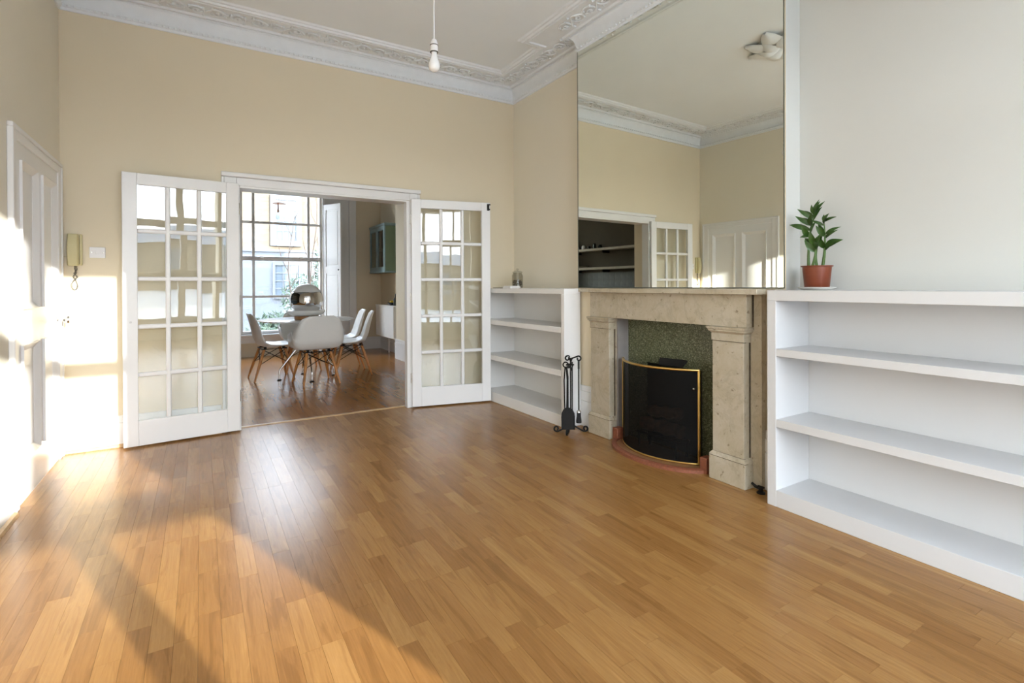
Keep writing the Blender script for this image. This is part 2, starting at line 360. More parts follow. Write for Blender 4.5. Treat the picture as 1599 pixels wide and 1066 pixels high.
B(XR, 3.2, CH1 - 0.3, YB, 0, ZC).build('wall_right', 'wall_paint_lit', kind='structure', label='cream alcove wall above the far bookcase')
B(XR, 3.2, YF - 0.35, CH1 - 0.3, 0, ZC).build('wall_right_near', 'wall_paint_daylit', kind='structure', label='alcove wall above the long bookcase, daylight tone put into its paint')
fx = lambda y: XCN + (XCF - XCN) * (y - CH0) / (CH1 - CH0)
FO0, FO1, FOZ = 1.99, 2.865, 0.93                                     # hole for the fireplace
ch = MB()
ch.prism([(fx(CH0), CH0), (XR, CH0), (XR, FO0), (fx(FO0), FO0)], 0, ZC)
ch.prism([(fx(FO1), FO1), (XR, FO1), (XR, CH1), (fx(CH1), CH1)], 0, ZC)
ch.prism([(fx(FO0), FO0), (XR, FO0), (XR, FO1), (fx(FO1), FO1)], FOZ, ZC)
cb = ch.build('wall_chimney_breast', 'wall_paint', kind='structure', label='cream chimney breast carrying the mirror and fireplace')
cb.data.materials.append(M_['wall_paint_daylit'])
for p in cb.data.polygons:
    if p.normal.y < -0.9 and abs(p.center.y - CH0) < 0.01: p.material_index = 1  # near return also gets the paint with daylight in its colour
W0, W1, WZ0, WZ1 = -0.55, 1.617, 0.30, 2.69                           # front windows: a wide one and a narrow one
V0, V1 = 1.675, 2.60
B(-2.1, W0, YF - 0.22, YF, 0, ZC).box(W1, V0, YF - 0.22, YF, WZ0, WZ1).box(V1, 3.2, YF - 0.22, YF, 0, ZC).box(W0, V1, YF - 0.22, YF, WZ1, ZC).box(W0, V1, YF - 0.22, YF, 0, WZ0).build('wall_front', 'wall_paint', kind='structure', label='front wall with the tall sash windows behind the viewer')
def front_window(name, a, b2, mull, bars, label):
    o = MB().box(a, b2, YF - 0.12, YF - 0.05, WZ0, WZ0 + 0.06).box(a - 0.02, b2 + 0.02, YF - 0.13, YF + 0.03, WZ0 - 0.03, WZ0).build(name, 'gloss_white', kind='structure', label=label)
    for m0, m1 in mull: B(m0, m1, YF - 0.12, YF - 0.05, WZ0 + 0.06, WZ1).build('mullion', 'gloss_white', o)
    for z in bars: B(a, b2, YF - 0.105, YF - 0.06, z - 0.058, z + 0.058).build('glazing_bar', 'gloss_white', o)
    xs = [a] + [v for m in mull for v in m] + [b2]; zs = [WZ0 + 0.06] + sorted(bars) + [WZ1]
    for k in range(0, len(xs), 2):
        for i in range(len(zs) - 1): B(xs[k], xs[k + 1], YF - 0.086, YF - 0.082, zs[i], zs[i + 1]).build('pane', 'window_glass', o)
front_window('window_1', W0, W1, [(0.0, 0.05), (1.02, 1.125)], [1.13, 2.02], 'wide white sash window in the front wall')
front_window('window_3', V0, V1, [(2.17, 2.21)], [1.13, 2.02], 'narrow white sash window in the front wall')

# dining-room shell
DW0, DW1, DZ0, DZ1 = 0.540, 1.800, 0.36, 2.98
B(-2.1, -0.80, DY1, DY1 + 0.34, 0, ZC).box(0.12, DW0, DY1, DY1 + 0.34, 0, ZC).box(-0.80, 0.12, DY1, DY1 + 0.34, DZ1, ZC).box(-0.80, 0.12, DY1, DY1 + 0.34, 0, DZ0).box(DW1, 3.2, DY1, DY1 + 0.34, 0, ZC).box(DW0, DW1, DY1, DY1 + 0.34, DZ1, ZC).box(DW0, DW1, DY1, DY1 + 0.34, 0, DZ0).build('wall_dining_window', 'wall_paint', kind='structure', label='dining-room wall around the tall sash window')
B(DXR, 3.2, DY0 - 0.05, DY1, 0, ZC).build('wall_dining_right', 'wall_paint', kind='structure', label='dining-room side wall carrying the green cabinet')
B(2.62, DXR, 6.0, 7.83, 0, ZC).build('wall_dining_pier', 'wall_paint', kind='structure', label='projecting pier on the dining-room side wall')
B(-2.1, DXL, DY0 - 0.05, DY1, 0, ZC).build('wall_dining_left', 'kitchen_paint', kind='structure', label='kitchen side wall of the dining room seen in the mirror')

# ---- skirtings
def skirting(name, x0, x1, y0, y1, h, side, bead=True):
    """side: the direction the skirting faces ('-y','+x','-x')"""
    mb = MB(); t = 0.018
    if side == '-y':
        mb.box(x0, x1, y0 - t, y0, 0.0, h - 0.05).box(x0, x1, y0 - t * 0.7, y0, h - 0.05, h)
    elif side == '-x':
        mb.box(x0 - t, x0, y0, y1, 0.0, h - 0.05).box(x0 - t * 0.7, x0, y0, y1, h - 0.05, h)
    else:
        mb.box(x0, x0 + t, y0, y1, 0.0, h - 0.05).box(x0, x0 + t * 0.7, y0, y1, h - 0.05, h)
    o = mb.build(name, 'skirting_white', kind='structure', bevel=0.004)
    if bead:
        mb = MB(); r = 0.02
        if side == '-y': mb.prism([(0, 0), (r, 0), (r * 0.7, r * 0.7), (0, r)], 0, x1 - x0, Matrix(((0, 0, 1, x0), (-1, 0, 0, y0 - t), (0, 1, 0, 0.0), (0, 0, 0, 1))))
        if side == '+x': mb.prism([(0, 0), (r, 0), (r * 0.7, r * 0.7), (0, r)], 0, y1 - y0, Matrix(((1, 0, 0, x0 + t), (0, 0, 1, y0), (0, 1, 0, 0.0), (0, 0, 0, 1))))
        mb.build('floor_bead', 'bead_wood', o)
    return o
skirting('baseboard_back', XL + 0.002, 0.13, YB, YB, 0.22, '-y')
skirting('baseboard_left', XL, XL, YF, 3.472, 0.22, '+x')
for nm, a, b2 in (('baseboard_chimney_near', CH0 + 0.002, 1.735), ('baseboard_chimney_far', 3.10, CH1)):
    mb = MB()
    for z0, z1, t in ((0, 0.205, 0.018), (0.205, 0.215, 0.012), (0.215, 0.285, 0.018), (0.285, 0.33, 0.011)):
        mb.prism([(fx(a) - t, a), (fx(a), a), (fx(b2), b2), (fx(b2) - t, b2)], z0, z1)
    mb.build(nm, 'skirting_white', kind='structure', bevel=0.003)
skirting('baseboard_pier', 2.62, 2.62, 6.0, 7.83, 0.31, '-x', False)
B(2.602, DXR, 7.83, 7.848, 0, 0.31).build('baseboard_pier_end', 'skirting_white', kind='structure', bevel=0.004)
skirting('baseboard_dining', 1.81, DXR, DY1, DY1, 0.22, '-y', False)
skirting('baseboard_dining_right', DXR, DXR, 7.85, DY1 - 0.02, 0.22, '-x', False)

# ---- cornice: swept profile with bead row and scroll ornaments
path = [(XL, YF), (XL, YB), (XR, YB), (XR, CH1), (XCF, CH1), (XCN, CH0), (XR, CH0), (XR, YF)]
prof = [(0.0, 3.040), (0.013, 3.040), (0.015, 3.056), (0.024, 3.060), (0.024, 3.074), (0.016, 3.080), (0.019, 3.105), (0.030, 3.138), (0.047, 3.162), (0.056, 3.166), (0.056, 3.178), (0.070, 3.178),
        (0.076, 3.168), (0.092, 3.168), (0.098, 3.183), (0.285, 3.183), (0.291, 3.171), (0.303, 3.171), (0.308, 3.180), (0.318, 3.172), (0.332, 3.172), (0.338, 3.186), (0.352, 3.188), (0.362, 3.201)]
def off(i, d):
    P = [Vector(p) for p in path]
    def nrm(a, b): t = (b - a).normalized(); return Vector((t.y, -t.x))
    if i == 0: n = nrm(P[0], P[1]); return P[0] + n * d
    if i == len(P) - 1: n = nrm(P[-2], P[-1]); return P[-1] + n * d
    n1, n2 = nrm(P[i - 1], P[i]), nrm(P[i], P[i + 1]); k = 1 + n1.dot(n2)
    return P[i] + (n1 + n2) * (d / max(k, 0.15))
mb = MB(); mb.grid(lambda i, j: (*off(i, prof[j][0]), prof[j][1]), len(path), len(prof))
cor = mb.build('trim_1', 'plaster', kind='structure', smooth=30, label='ornate white plaster cornice around the living room ceiling')
# scrolling-leaf relief unit (0.26 long, local x along the wall, y away from it, z down from the band)
def scroll_mesh():
    mb = MB()
    stem = [(-0.135 + 0.27 * t, 0.045 * math.sin(2 * PI * t), -0.004) for t in [i / 16 for i in range(17)]]
    mb.tube(stem, 0.008, 6)
    for sx, sy in ((-1, -1), (1, 1)):
        cx, cy = 0.067 * sx, -0.012 * sy; sp = []
        for i in range(20):
            a = i / 19; r = 0.052 * (1 - a) + 0.010; th = a * 1.6 * 2 * PI
            sp.append((cx + r * math.cos(th) * sx, cy + r * math.sin(th) * sy * 1.1, -0.004 - 0.006 * a))
        mb.tube(sp, [0.008 * (1 - 0.4 * i / 19) for i in range(20)], 6)
        mb.lathe([(0.0, -0.018), (0.010, -0.014), (0.014, -0.002)], 8, (cx, cy, 0), cap=False)
        for a0 in (0.6, 2.2, 4.0):
            bx, by = cx + 0.05 * math.cos(a0) * sx, cy + 0.05 * math.sin(a0) * sy
            mb.tube([(bx, by, -0.003), (bx + 0.014 * math.cos(a0) * sx, by + 0.02 * math.sin(a0) * sy, -0.010), (bx + 0.022 * math.cos(a0 + 0.5) * sx, by + 0.026 * math.sin(a0 + 0.5) * sy, -0.003)], [0.006, 0.010, 0.002], 6)
    me = mb.mesh('scroll_ornament'); me.materials.append(M_['plaster'])
    for p in me.polygons: p.use_smooth = True
    return me
scr = scroll_mesh(); beads = MB()
def run(a, b2, first=0.0, last=0.0, scroll=True):
    a, b2 = Vector(a), Vector(b2); t = (b2 - a).normalized(); n = Vector((t.y, -t.x)); L = (b2 - a).length
    if scroll:
        LL = L - first - last; k = max(1, round(LL / 0.27)); ang = math.atan2(t.y, t.x)
        for i in range(k):
            P = a + t * (first + (i + 0.5) * LL / k) + n * 0.191
            link('scroll_ornament', scr, cor, (P.x, P.y, 3.183), (0, 0, ang), (LL / k / 0.27, 1, 1))
    k = int(L / 0.036)
    for i in range(k):
        P = a + t * ((i + 0.5) * L / k) + n * 0.024; r = 0.0095
        beads.lathe([(0, -r), (r * 0.75, -r * 0.6), (r, 0), (r * 0.75, r * 0.6), (0, r)], 6, (P.x, P.y, 3.067), cap=False)
run((XL, YF), (XL, YB), 1.2, 0.2); run((XL, YB), (XR, YB), 0.2, 0.2); run((XR, YB), (XR, CH1), 0.2, 0.02)
run((XCF, CH1), (XCN, CH0), 0.0, 0.0); run((XR, CH0), (XR, YF), 0, 0, False)
beads.build('bead_row', 'plaster', cor, kind='stuff', smooth=60, recalc=False)
# ceiling rose (seen in the mirror)
RX, RY = 1.024, 2.44
rose = thing('ceiling_rose', (RX, RY, ZC), 'white plaster ceiling rose of curling leaves, seen only in the mirror', 'ceiling rose')
MB().lathe([(0.0, -0.035), (0.03, -0.035), (0.05, -0.02), (0.16, -0.012), (0.20, -0.022), (0.22, -0.012), (0.235, 0.001)], 32, (RX, RY, ZC), cap=False).build('disc', 'plaster', rose, smooth=40)
def leafpetal(L, wd, curl):
    mb = MB()
    def P(i, j):
        u, v = i / 6, (j / 4 - 0.5) * 2
        wid = wd * math.sin(PI * (0.10 + 0.84 * u ** 1.3)) * (1 + 0.07 * math.sin(u * 18))
        return (0.03 + u * L, v * wid, -0.02 - curl * math.sin(PI * u) + 0.018 * v * v)
    mb.grid(P, 7, 5); me = mb.mesh('leaf'); me.materials.append(M_['plaster'])
    for p in me.polygons: p.use_smooth = True
    return me
pl, ps = leafpetal(0.30, 0.085, 0.035), leafpetal(0.20, 0.06, 0.055)
for k in range(8): link('leaf', pl, rose, (RX, RY, ZC), (0, 0, k * PI / 4))
for k in range(8): link('leaf', ps, rose, (RX, RY, ZC - 0.012), (0, 0, (k + 0.5) * PI / 4))

# ---- opening architrave and lining
ar = MB()
for x0, x1, z0, z1 in ((0.160, 0.2445, 0, 2.005), (1.6725, 1.752, 0, 2.005), (0.2445, 1.6725, OZ + 0.004, 2.005)): ar.box(x0, x1, YB - 0.011, YB, z0, z1)
tr2 = ar.build('trim_2', 'gloss_white', kind='structure', bevel=0.004, label='white architrave around the double-door opening')
B(0.138, 1.776, YB - 0.036, YB, 2.005, 2.04).build('top_moulding', 'gloss_white', tr2, bevel=0.006)
B(0.138, 0.160, YB - 0.013, YB, 0, 2.005).build('side_moulding', 'gloss_white', tr2, bevel=0.005)
B(1.752, 1.776, YB - 0.013, YB, 0, 2.005).build('side_moulding', 'gloss_white', tr2, bevel=0.005)
B(OX0, OX0 + 0.022, YB - 0.011, YB + 0.10, 0, OZ).build('jamb_lining', 'gloss_white', tr2, bevel=0.002)
B(OX1, 1.672, YB - 0.011, YB + 0.055, 0, OZ).build('jamb_lining', 'gloss_white', tr2, bevel=0.002)
B(OX0 + 0.022, OX1, YB - 0.011, YB + 0.17, OZ - 0.012, OZ + 0.004).build('head_lining', 'gloss_white', tr2, bevel=0.002)

# ================================================================== DOORS
def french_door(name, hinge, free, flip, label, lean=0.0):
    """origin at the hinge corner of the room-side face; x runs to the free edge, y goes back into the leaf"""
    h, f = Vector(hinge), Vector(free); W = (f - h).length; t = (f - h).normalized(); ang = math.atan2(t.y, t.x)
    o = bpy.data.objects.new(name, None); o.location = (h.x, h.y, 0.012); o.rotation_euler = (0, 0, ang); o.empty_display_size = 0.1; COL.objects.link(o); put(o, label, None, None, 'structure')
    M = WM(o); T = 0.038; s = 1 if not flip else -1       # leaf depth direction in local y
    def bx(n, x0, x1, z0, z1, y0=0.0, y1=T, mat='gloss_white', bev=0.003):
        ya, yb = sorted((s * y0, s * y1)); return MB().box(x0, x1, ya, yb, z0, z1, M).build(n, mat, o, bevel=bev)
    Hh = 1.938; st = 0.087; tr_, brl = 0.082, 0.176; mu = 0.032
    pw = (W - 2 * st - 2 * mu) / 3; ph = (Hh - tr_ - brl - 4 * mu) / 5
    bx('stile', 0, st, 0, Hh); bx('stile', W - st, W, 0, Hh); bx('top_rail', st, W - st, Hh - tr_, Hh); bx('bottom_rail', st, W - st, 0, brl)
    for i in (1, 2):
        x = st + i * pw + (i - 1) * mu; bx('glazing_bar', x, x + mu, brl, Hh - tr_, 0.004, T - 0.004, bev=0.009)
    for k in range(1, 5):
        z = brl + k * ph + (k - 1) * mu; bx('glazing_bar', st, W - st, z, z + mu, 0.005, T - 0.005, bev=0.009)
    for i in range(3):
        for k in range(5):
            x = st + i * (pw + mu); z = brl + k * (ph + mu)
            tl = Matrix.Translation((x + pw / 2, s * T / 2, z + ph / 2)) @ Matrix.Rotation(random.uniform(-0.004, 0.004), 4, 'Z') @ Matrix.Rotation(lean + random.uniform(-0.003, 0.003), 4, 'X')
            MB().box(-pw / 2 - 0.004, pw / 2 + 0.004, -0.002, 0.002, -ph / 2 - 0.004, ph / 2 + 0.004, M @ tl).build('pane', 'door_glass', o)
    return o, M, W, s, T
d2, M2, Wd, s2, Td = french_door('door_2', (0.258, 4.548), (-0.471, 4.466), True, 'white fifteen-pane glazed door folded back beside the wall phone', -0.020)
d3, M3, Wd3, s3, Td3 = french_door('door_3', (1.675, 4.549), (2.426, 4.395), False, 'white fifteen-pane glazed door folded back beside the far bookcase')
# small dark catch on the right leaf, knob hole plate on the left leaf
mb = MB().box(Wd3 - 0.034, Wd3 - 0.012, -0.006, 0.0, 1.86, 1.925, M3).box(Wd3 - 0.03, Wd3 - 0.006, -0.012, -0.006, 1.865, 1.878, M3).box(Wd3 - 0.03, Wd3 - 0.002, -0.012, -0.006, 1.912, 1.925, M3)
mb.build('bolt_catch', 'black_iron', d3)
MB().lathe([(0.0, 0.004), (0.006, 0.003), (0.008, 0)], 12, (0, 0, 0), M2 @ Matrix.Translation((Wd - 0.045, 0, 0.88)) @ Matrix.Rotation(PI / 2, 4, 'X')).build('keyhole', 'black_iron', d2)
for M, o, s in ((M2, d2, s2), (M3, d3, s3)):
    for z in (0.22, 0.97, 1.70):
        MB().lathe([(0.007, 0), (0.007, 0.09)], 10, (0, 0, 0), M @ Matrix.Translation((-0.004, s * 0.040, z))).build('hinge', 'steel', o, smooth=40)

# entry door in the left wall
d1 = bpy.data.objects.new('door_1', None); d1.location = (XL, (ld0 + ld1) / 2, 0); COL.objects.link(d1); put(d1, 'white four-panel entry door with a round metal knob', None, None, 'structure')
xf = XL + 0.012                                                       # leaf face
lf = MB().box(xf - 0.045, xf - 0.012, ld0, ld1, 0.008, ldz)
a0, a1, b0, b1 = 3.633, 3.955, 4.055, 4.390
lf.build('leaf', 'gloss_white', d1)
mb = MB()
for y0, y1 in ((ld0, a0), (a1, b0), (b1, ld1)): mb.box(xf - 0.012, xf, y0, y1, 0.008, ldz)
for z0, z1 in ((0.008, 0.225), (0.835, 1.025), (1.810, ldz)): mb.box(xf - 0.012, xf - 0.0001, a0, a1, z0, z1).box(xf - 0.012, xf - 0.0001, b0, b1, z0, z1)
mb.build('rails', 'gloss_white', d1)
for y0, y1 in ((a0, a1), (b0, b1)):
    for z0, z1 in ((0.225, 0.835), (1.025, 1.810)):
        m_ = MB(); wv = 0.035
        for A in (((y0, z0), (y1, z0), (y1 - wv, z0 + wv), (y0 + wv, z0 + wv)), ((y1, z0), (y1, z1), (y1 - wv, z1 - wv), (y1 - wv, z0 + wv)), ((y1, z1), (y0, z1), (y0 + wv, z1 - wv), (y1 - wv, z1 - wv)), ((y0, z1), (y0, z0), (y0 + wv, z0 + wv), (y0 + wv, z1 - wv))):
            (p0, p1, p2, p3) = A; xo, xi = xf + 0.012, xf - 0.010
            m_.add([(xf - 0.012, *p0), (xf - 0.012, *p1), (xf - 0.012, *p2), (xf - 0.012, *p3), (xo, *p0), (xo, *p1), (xi, *p2), (xi, *p3)], [(4, 5, 6, 7), (0, 1, 5, 4), (1, 2, 6, 5), (2, 3, 7, 6), (3, 0, 4, 7), (0, 3, 2, 1)])
        m_.build('panel_moulding', 'gloss_white', d1)
cs = MB().box(XL, XL + 0.020, 3.500, ld0, 0, 1.948).box(XL, XL + 0.020, ld1, 4.525, 0, 1.948).box(XL, XL + 0.020, ld0, ld1, ldz - 0.004, 1.948)
cs.build('door_frame', 'gloss_white', d1, bevel=0.004)
B(XL, XL + 0.026, 3.474, 3.500, 0, 1.948).box(XL, XL + 0.026, 4.525, 4.551, 0, 1.948).box(XL, XL + 0.026, 3.474, 4.551, 1.948, 1.972).build('frame_moulding', 'gloss_white', d1, bevel=0.005)
R90y = Matrix.Rotation(PI / 2, 4, 'Y')
kb = MB().lathe([(0.027, 0.0), (0.027, 0.004), (0.010, 0.008), (0.008, 0.030), (0.012, 0.036), (0.024, 0.046), (0.028, 0.056), (0.024, 0.066), (0.0, 0.070)], 20, (0, 0, 0), Matrix.Translation((xf, 4.420, 0.925)) @ R90y).build('knob', 'steel', d1, smooth=40)

# ================================================================== LIVING-ROOM THINGS
# ---- big mirror
mir = thing('wall_mirror', (XCN - 0.004, 2.44, 1.117), 'large frameless rectangular wall mirror standing on the mantelpiece', 'mirror')
def mx_(y, z): return fx(y) - 0.014 * (y - CH0) / (CH1 - CH0) - 0.004 - 0.003 * (z - 1.117) / 1.9 - 0.001
y0, y1, z0, z1 = CH0 + 0.003, CH1 - 0.006, 1.118, 3.037
q = [(mx_(y, z), y, z) for y, z in ((y0, z0), (y1, z0), (y1, z1), (y0, z1))]
MB().add(q + [(x + 0.0035, y, z) for x, y, z in q], [(0, 1, 2, 3), (7, 6, 5, 4), (0, 4, 5, 1), (1, 5, 6, 2), (2, 6, 7, 3), (3, 7, 4, 0)]).build('glass_plate', 'mirror_glass', mir)
e = 0.006
# the two upright edge strips and the bottom channel
for (ya, yb, za, zb) in ((y0, y0 + e, z0, z1), (y1 - e, y1, z0, z1)):
    c_ = [(mx_(y, z) - 0.0012, y, z) for y, z in ((ya, za), (yb, za), (yb, zb), (ya, zb))]
    MB().add(c_ + [(x + 0.001, y, z) for x, y, z in c_], [(0, 1, 2, 3), (7, 6, 5, 4), (0, 4, 5, 1), (1, 5, 6, 2), (2, 6, 7, 3), (3, 7, 4, 0)]).build('edge_strip', 'mirror_backing', mir)
c_ = [(mx_(y, z) - 0.0012, y, z) for y, z in ((y0, z0), (y1, z0), (y1, z0 + e), (y0, z0 + e))]
MB().add(c_ + [(x + 0.001, y, z) for x, y, z in c_], [(0, 1, 2, 3), (7, 6, 5, 4), (0, 4, 5, 1), (1, 5, 6, 2), (2, 6, 7, 3), (3, 7, 4, 0)]).build('bottom_channel', 'mirror_backing', mir)

# ---- fireplace surround
fp = thing('fireplace_surround', (2.60, 2.41, 0), 'aged cream marble fireplace surround with plain pilasters under the mirror', 'fireplace')
FX = 2.574
B(2.528, 2.612, 1.652, 3.040, 1.085, 1.116).build('mantel_shelf', 'marble', fp, bevel=0.003)
MB().prism([(2.612, 1.600), (fx(1.6) - 0.001, 1.600), (fx(3.262) - 0.001, 3.262), (2.612, 3.262)], 1.087, 1.116).build('mantel_back_shelf', 'marble', fp)
B(FX, 2.640, 1.742, 3.070, 0.899, 1.085).build('frieze', 'marble', fp, bevel=0.002)
def jamb(ya, yb, near):
    c0, c1 = ya - 0.018, yb + 0.018
    B(FX + 0.004, 2.640, ya, yb, 0.150, 0.860).build('pilaster', 'marble', fp, bevel=0.003)
    MB().box(FX - 0.001, 2.640, ya - 0.004, yb + 0.004, 0.815, 0.858).build('capital_neck', 'marble', fp, bevel=0.002)
    mb = MB(); pr = [(0.0, 0.857), (0.004, 0.862), (0.012, 0.870), (0.016, 0.872), (0.016, 0.880), (0.021, 0.884), (0.023, 0.897), (0.0, 0.899)]
    n = len(pr); vs = []
    for y_, sg in ((ya, -1), (yb, 1)):
        for d, z in pr: vs.append((FX - d, y_ + sg * d, z))
    for y_, sg in ((ya, -1), (yb, 1)):
        for d, z in pr: vs.append((2.640, y_ + sg * d, z))
    fs = [(j, j + 1, n + j + 1, n + j) for j in range(n - 1)] + [(2 * n + j, 2 * n + j + 1, j + 1, j) for j in range(n - 1)] + [(n + j, n + j + 1, 3 * n + j + 1, 3 * n + j) for j in range(n - 1)]
    fs += [(2 * n + j, 3 * n + j, 3 * n + j + 1, 2 * n + j + 1) for j in range(n - 1)] + [(0, n, 3 * n, 2 * n), (n - 1, 3 * n - 1, 4 * n - 1, 2 * n - 1)]
    mb.add(vs, fs).build('capital', 'marble', fp)
    B(FX - 0.009, 2.640, ya - 0.016, yb + 0.016, 0.0, 0.140).build('plinth_block', 'marble', fp, bevel=0.003)
    mb = MB()
    ys = [(ya - 0.016, yb + 0.016, FX - 0.009, 0.140), (ya - 0.012, yb + 0.012, FX - 0.005, 0.152), (ya, yb, FX + 0.003, 0.164)]
    vs = []
    for a, b2, x, z in ys: vs += [(x, a, z), (x, b2, z), (2.640, b2, z), (2.640, a, z)]
    fs = [(4 * k + i, 4 * k + (i + 1) % 4, 4 * k + 4 + (i + 1) % 4, 4 * k + 4 + i) for k in range(2) for i in range(4)] + [(3, 2, 1, 0), (8, 9, 10, 11)]
    mb.add(vs, fs).build('base_moulding', 'marble', fp)
    for z, d in ((0.815, -0.0025), (0.1645, -0.0005), (0.140, -0.0102)): B(FX + (0.004 if d == -0.0005 else 0) + d + 0.0005, FX + 0.02, ya - (0.0165 if z == 0.140 else 0.0045 if z > 0.5 else 0.0005), yb + (0.0165 if z == 0.140 else 0.0045 if z > 0.5 else 0.0005), z - 0.0013, z + 0.0013).build('joint_and_shade', 'grime_and_shade', fp)
    B(2.626, 2.6395, ya - 0.0015, ya, 0.166, 0.812).build('joint_and_shade', 'grime_and_shade', fp)  # dark strip paints in the shade on the pilaster's side face
jamb(2.862, 3.068, False); jamb(1.762, 1.966, True)
B(2.622, 2.6395, 1.7405, 1.742, 0.902, 1.084).build('joint_and_shade', 'grime_and_shade', fp); B(FX - 0.0005, FX + 0.01, 1.742, 3.07, 1.0835, 1.0850).build('joint_and_shade', 'grime_and_shade', fp)  # first strip paints shade on the frieze end, second marks the mantel joint
# backing slabs that stand proud of the chimney breast
MB().box(2.640, fx(3.1) - 0.001, 2.855, 3.100, 0, 1.085).build('back_slab', 'marble', fp, bevel=0.002)
MB().box(2.640, fx(1.69) - 0.004, 1.694, 1.975, 0, 1.085).build('back_slab', 'marble', fp, bevel=0.002)
B(2.640, 2.656, 1.975, 2.855, 0.93, 1.085).build('back_slab', 'marble', fp)
# grey inner slips and the green terrazzo panel with its fire opening
B(2.645, 2.762, 2.838, 2.853, 0, 0.92).build('inner_slip', 'grey_slip', fp); B(2.645, 2.762, 1.998, 2.012, 0, 0.92).build('inner_slip', 'grey_slip', fp)
B(2.645, 2.762, 2.012, 2.838, 0.905, 0.92).build('inner_slip', 'grey_slip', fp)
XP = 2.750
ga, gb, gz = 2.175, 2.655, 0.585
B(XP, XP + 0.012, gb, 2.838, 0, 0.905).box(XP, XP + 0.012, 2.012, ga, 0, 0.905).box(XP, XP + 0.012, ga, gb, gz, 0.905).build('terrazzo_panel', 'green_terrazzo', fp)
B(XR - 0.012, XR - 0.002, 2.0, 2.86, 0, 0.92).build('firebox_back', 'soot', fp)
# sloping metal hood over the fire
hood = MB().add([(XP - 0.040, 2.305, 0.598), (XP - 0.040, 2.505, 0.592), (XP - 0.001, 2.530, 0.632), (XP - 0.001, 2.290, 0.640), (XP - 0.036, 2.305, 0.590), (XP - 0.036, 2.505, 0.584), (XP + 0.001, 2.530, 0.622), (XP + 0.001, 2.290, 0.630)],
    [(0, 1, 2, 3), (7, 6, 5, 4), (0, 4, 5, 1), (1, 5, 6, 2), (2, 6, 7, 3), (3, 7, 4, 0)]).build('smoke_hood', 'soot', fp)

# ---- hearth with terracotta kerb
he = thing('hearth', (2.55, 2.42, 0), 'low curved hearth with a speckled terracotta kerb in front of the fireplace', 'hearth')
hc = Vector((2.655, 2.425)); ra, rb = 0.262, 0.405                     # ellipse semi-axes (depth, width)
def ell(a, k): return (hc.x - (ra + k) * math.sin(a), hc.y - (rb + k) * math.cos(a))
nA = 36
mb = MB(); vs = []
for i in range(nA + 1):
    a = 0.10 + (PI - 0.20) * i / nA
    (xo, yo), (xi, yi) = ell(a, 0.0), ell(a, -0.036); vs += [(xo, yo, 0), (xo, yo, 0.018), ((xo * 0.7 + xi * 0.3), (yo * 0.7 + yi * 0.3), 0.025), (xi, yi, 0.024), (xi, yi, 0)]
fs = [(5 * i + j, 5 * i + (j + 1) % 5, 5 * (i + 1) + (j + 1) % 5, 5 * (i + 1) + j) for i in range(nA) for j in range(5)] + [(0, 1, 2, 3, 4), tuple(5 * nA + j for j in (4, 3, 2, 1, 0))]
mb.add(vs, fs).build('kerb', 'kerb_terracotta', he, smooth=45)
mb = MB(); pts = [ell(0.1 + (PI - 0.2) * i / nA, -0.036) for i in range(nA + 1)]
pts += [(2.748, 2.825), (2.748, 2.025)]
mb.prism(pts, 0.001, 0.012).build('hearth_slab', 'hearth_tile', he)
for yy in (2.784, 2.014): B(2.585, 2.650, yy, yy + 0.050, 0, 0.095).build('end_block', 'kerb_terracotta', he, bevel=0.004)

# ---- bowed fire screen
fs_ = thing('fire_screen', (2.50, 2.41, 0.0125), 'bowed black mesh fire screen with brass trim standing on the hearth', 'fire screen')
def arc(i, n, z, dx=0.0):
    t = i / n; y = 2.790 + (2.120 - 2.790) * t; s = math.sin(PI * (0.03 + 0.94 * t)) ** 0.62
    return (2.700 - 0.205 * s + dx, y, z)
nn = 40; zb, zt = 0.014, 0.606
mb = MB(); mb.grid(lambda i, j: arc(i, nn, zb + (zt - zb) * j / 2), nn + 1, 3).build('mesh_panel', 'screen_mesh', fs_, smooth=60, recalc=False)
MB().tube([arc(i, nn, zt) for i in range(nn + 1)], 0.0085, 8).build('top_rail', 'brass', fs_, smooth=60)
MB().tube([arc(i, nn, zb + 0.006) for i in range(nn + 1)], 0.006, 8).build('bottom_rail', 'brass', fs_, smooth=60)
for i in (0, nn):
    p = arc(i, nn, 0); MB().box(p[0] - 0.009, p[0] + 0.009, p[1] - 0.007, p[1] + 0.007, 0.0125, zt).build('end_post', 'brass', fs_, bevel=0.003)
pm = arc(nn - 1, nn, 0.49); MB().lathe([(0.0, 0.02), (0.007, 0.016), (0.008, 0.008), (0.004, 0)], 10, (0, 0, 0), Matrix.Translation(pm) @ Matrix.Rotation(-PI / 2, 4, 'Y')).build('handle_knob', 'steel', fs_)
# logs lying behind the screen
def log(name, a, b, r, label):
    a, b = Vector(a), Vector(b); k = 8; pts = [a.lerp(b, i / k) + Vector((0, 0, 0.006 * math.sin(i * 2.1))) for i in range(k + 1)]
    o = MB().tube(pts, [r * (1 + 0.10 * math.sin(i * 1.7)) for i in range(k + 1)], 10).build(name, 'log_bark', smooth=50)
    return put(o, label, 'log', 'logs behind the fire screen')
log('fire_log', (2.665, 2.53, 0.268), (2.655, 2.27, 0.300), 0.038, 'reddish split log uppermost behind the fire screen')
log('fire_log', (2.665, 2.60, 0.170), (2.655, 2.26, 0.190), 0.044, 'dark log lying below the reddish one behind the fire screen')
gr = thing('fire_grate', (2.62, 2.42, 0.022), 'dark low iron fire basket holding the logs behind the fire screen', 'fire grate')
for k in range(5): MB().tube([(2.61, 2.27 + k * 0.08, 0.12), (2.715, 2.27 + k * 0.08, 0.12)], 0.007, 6).build('bar', 'black_iron', gr)
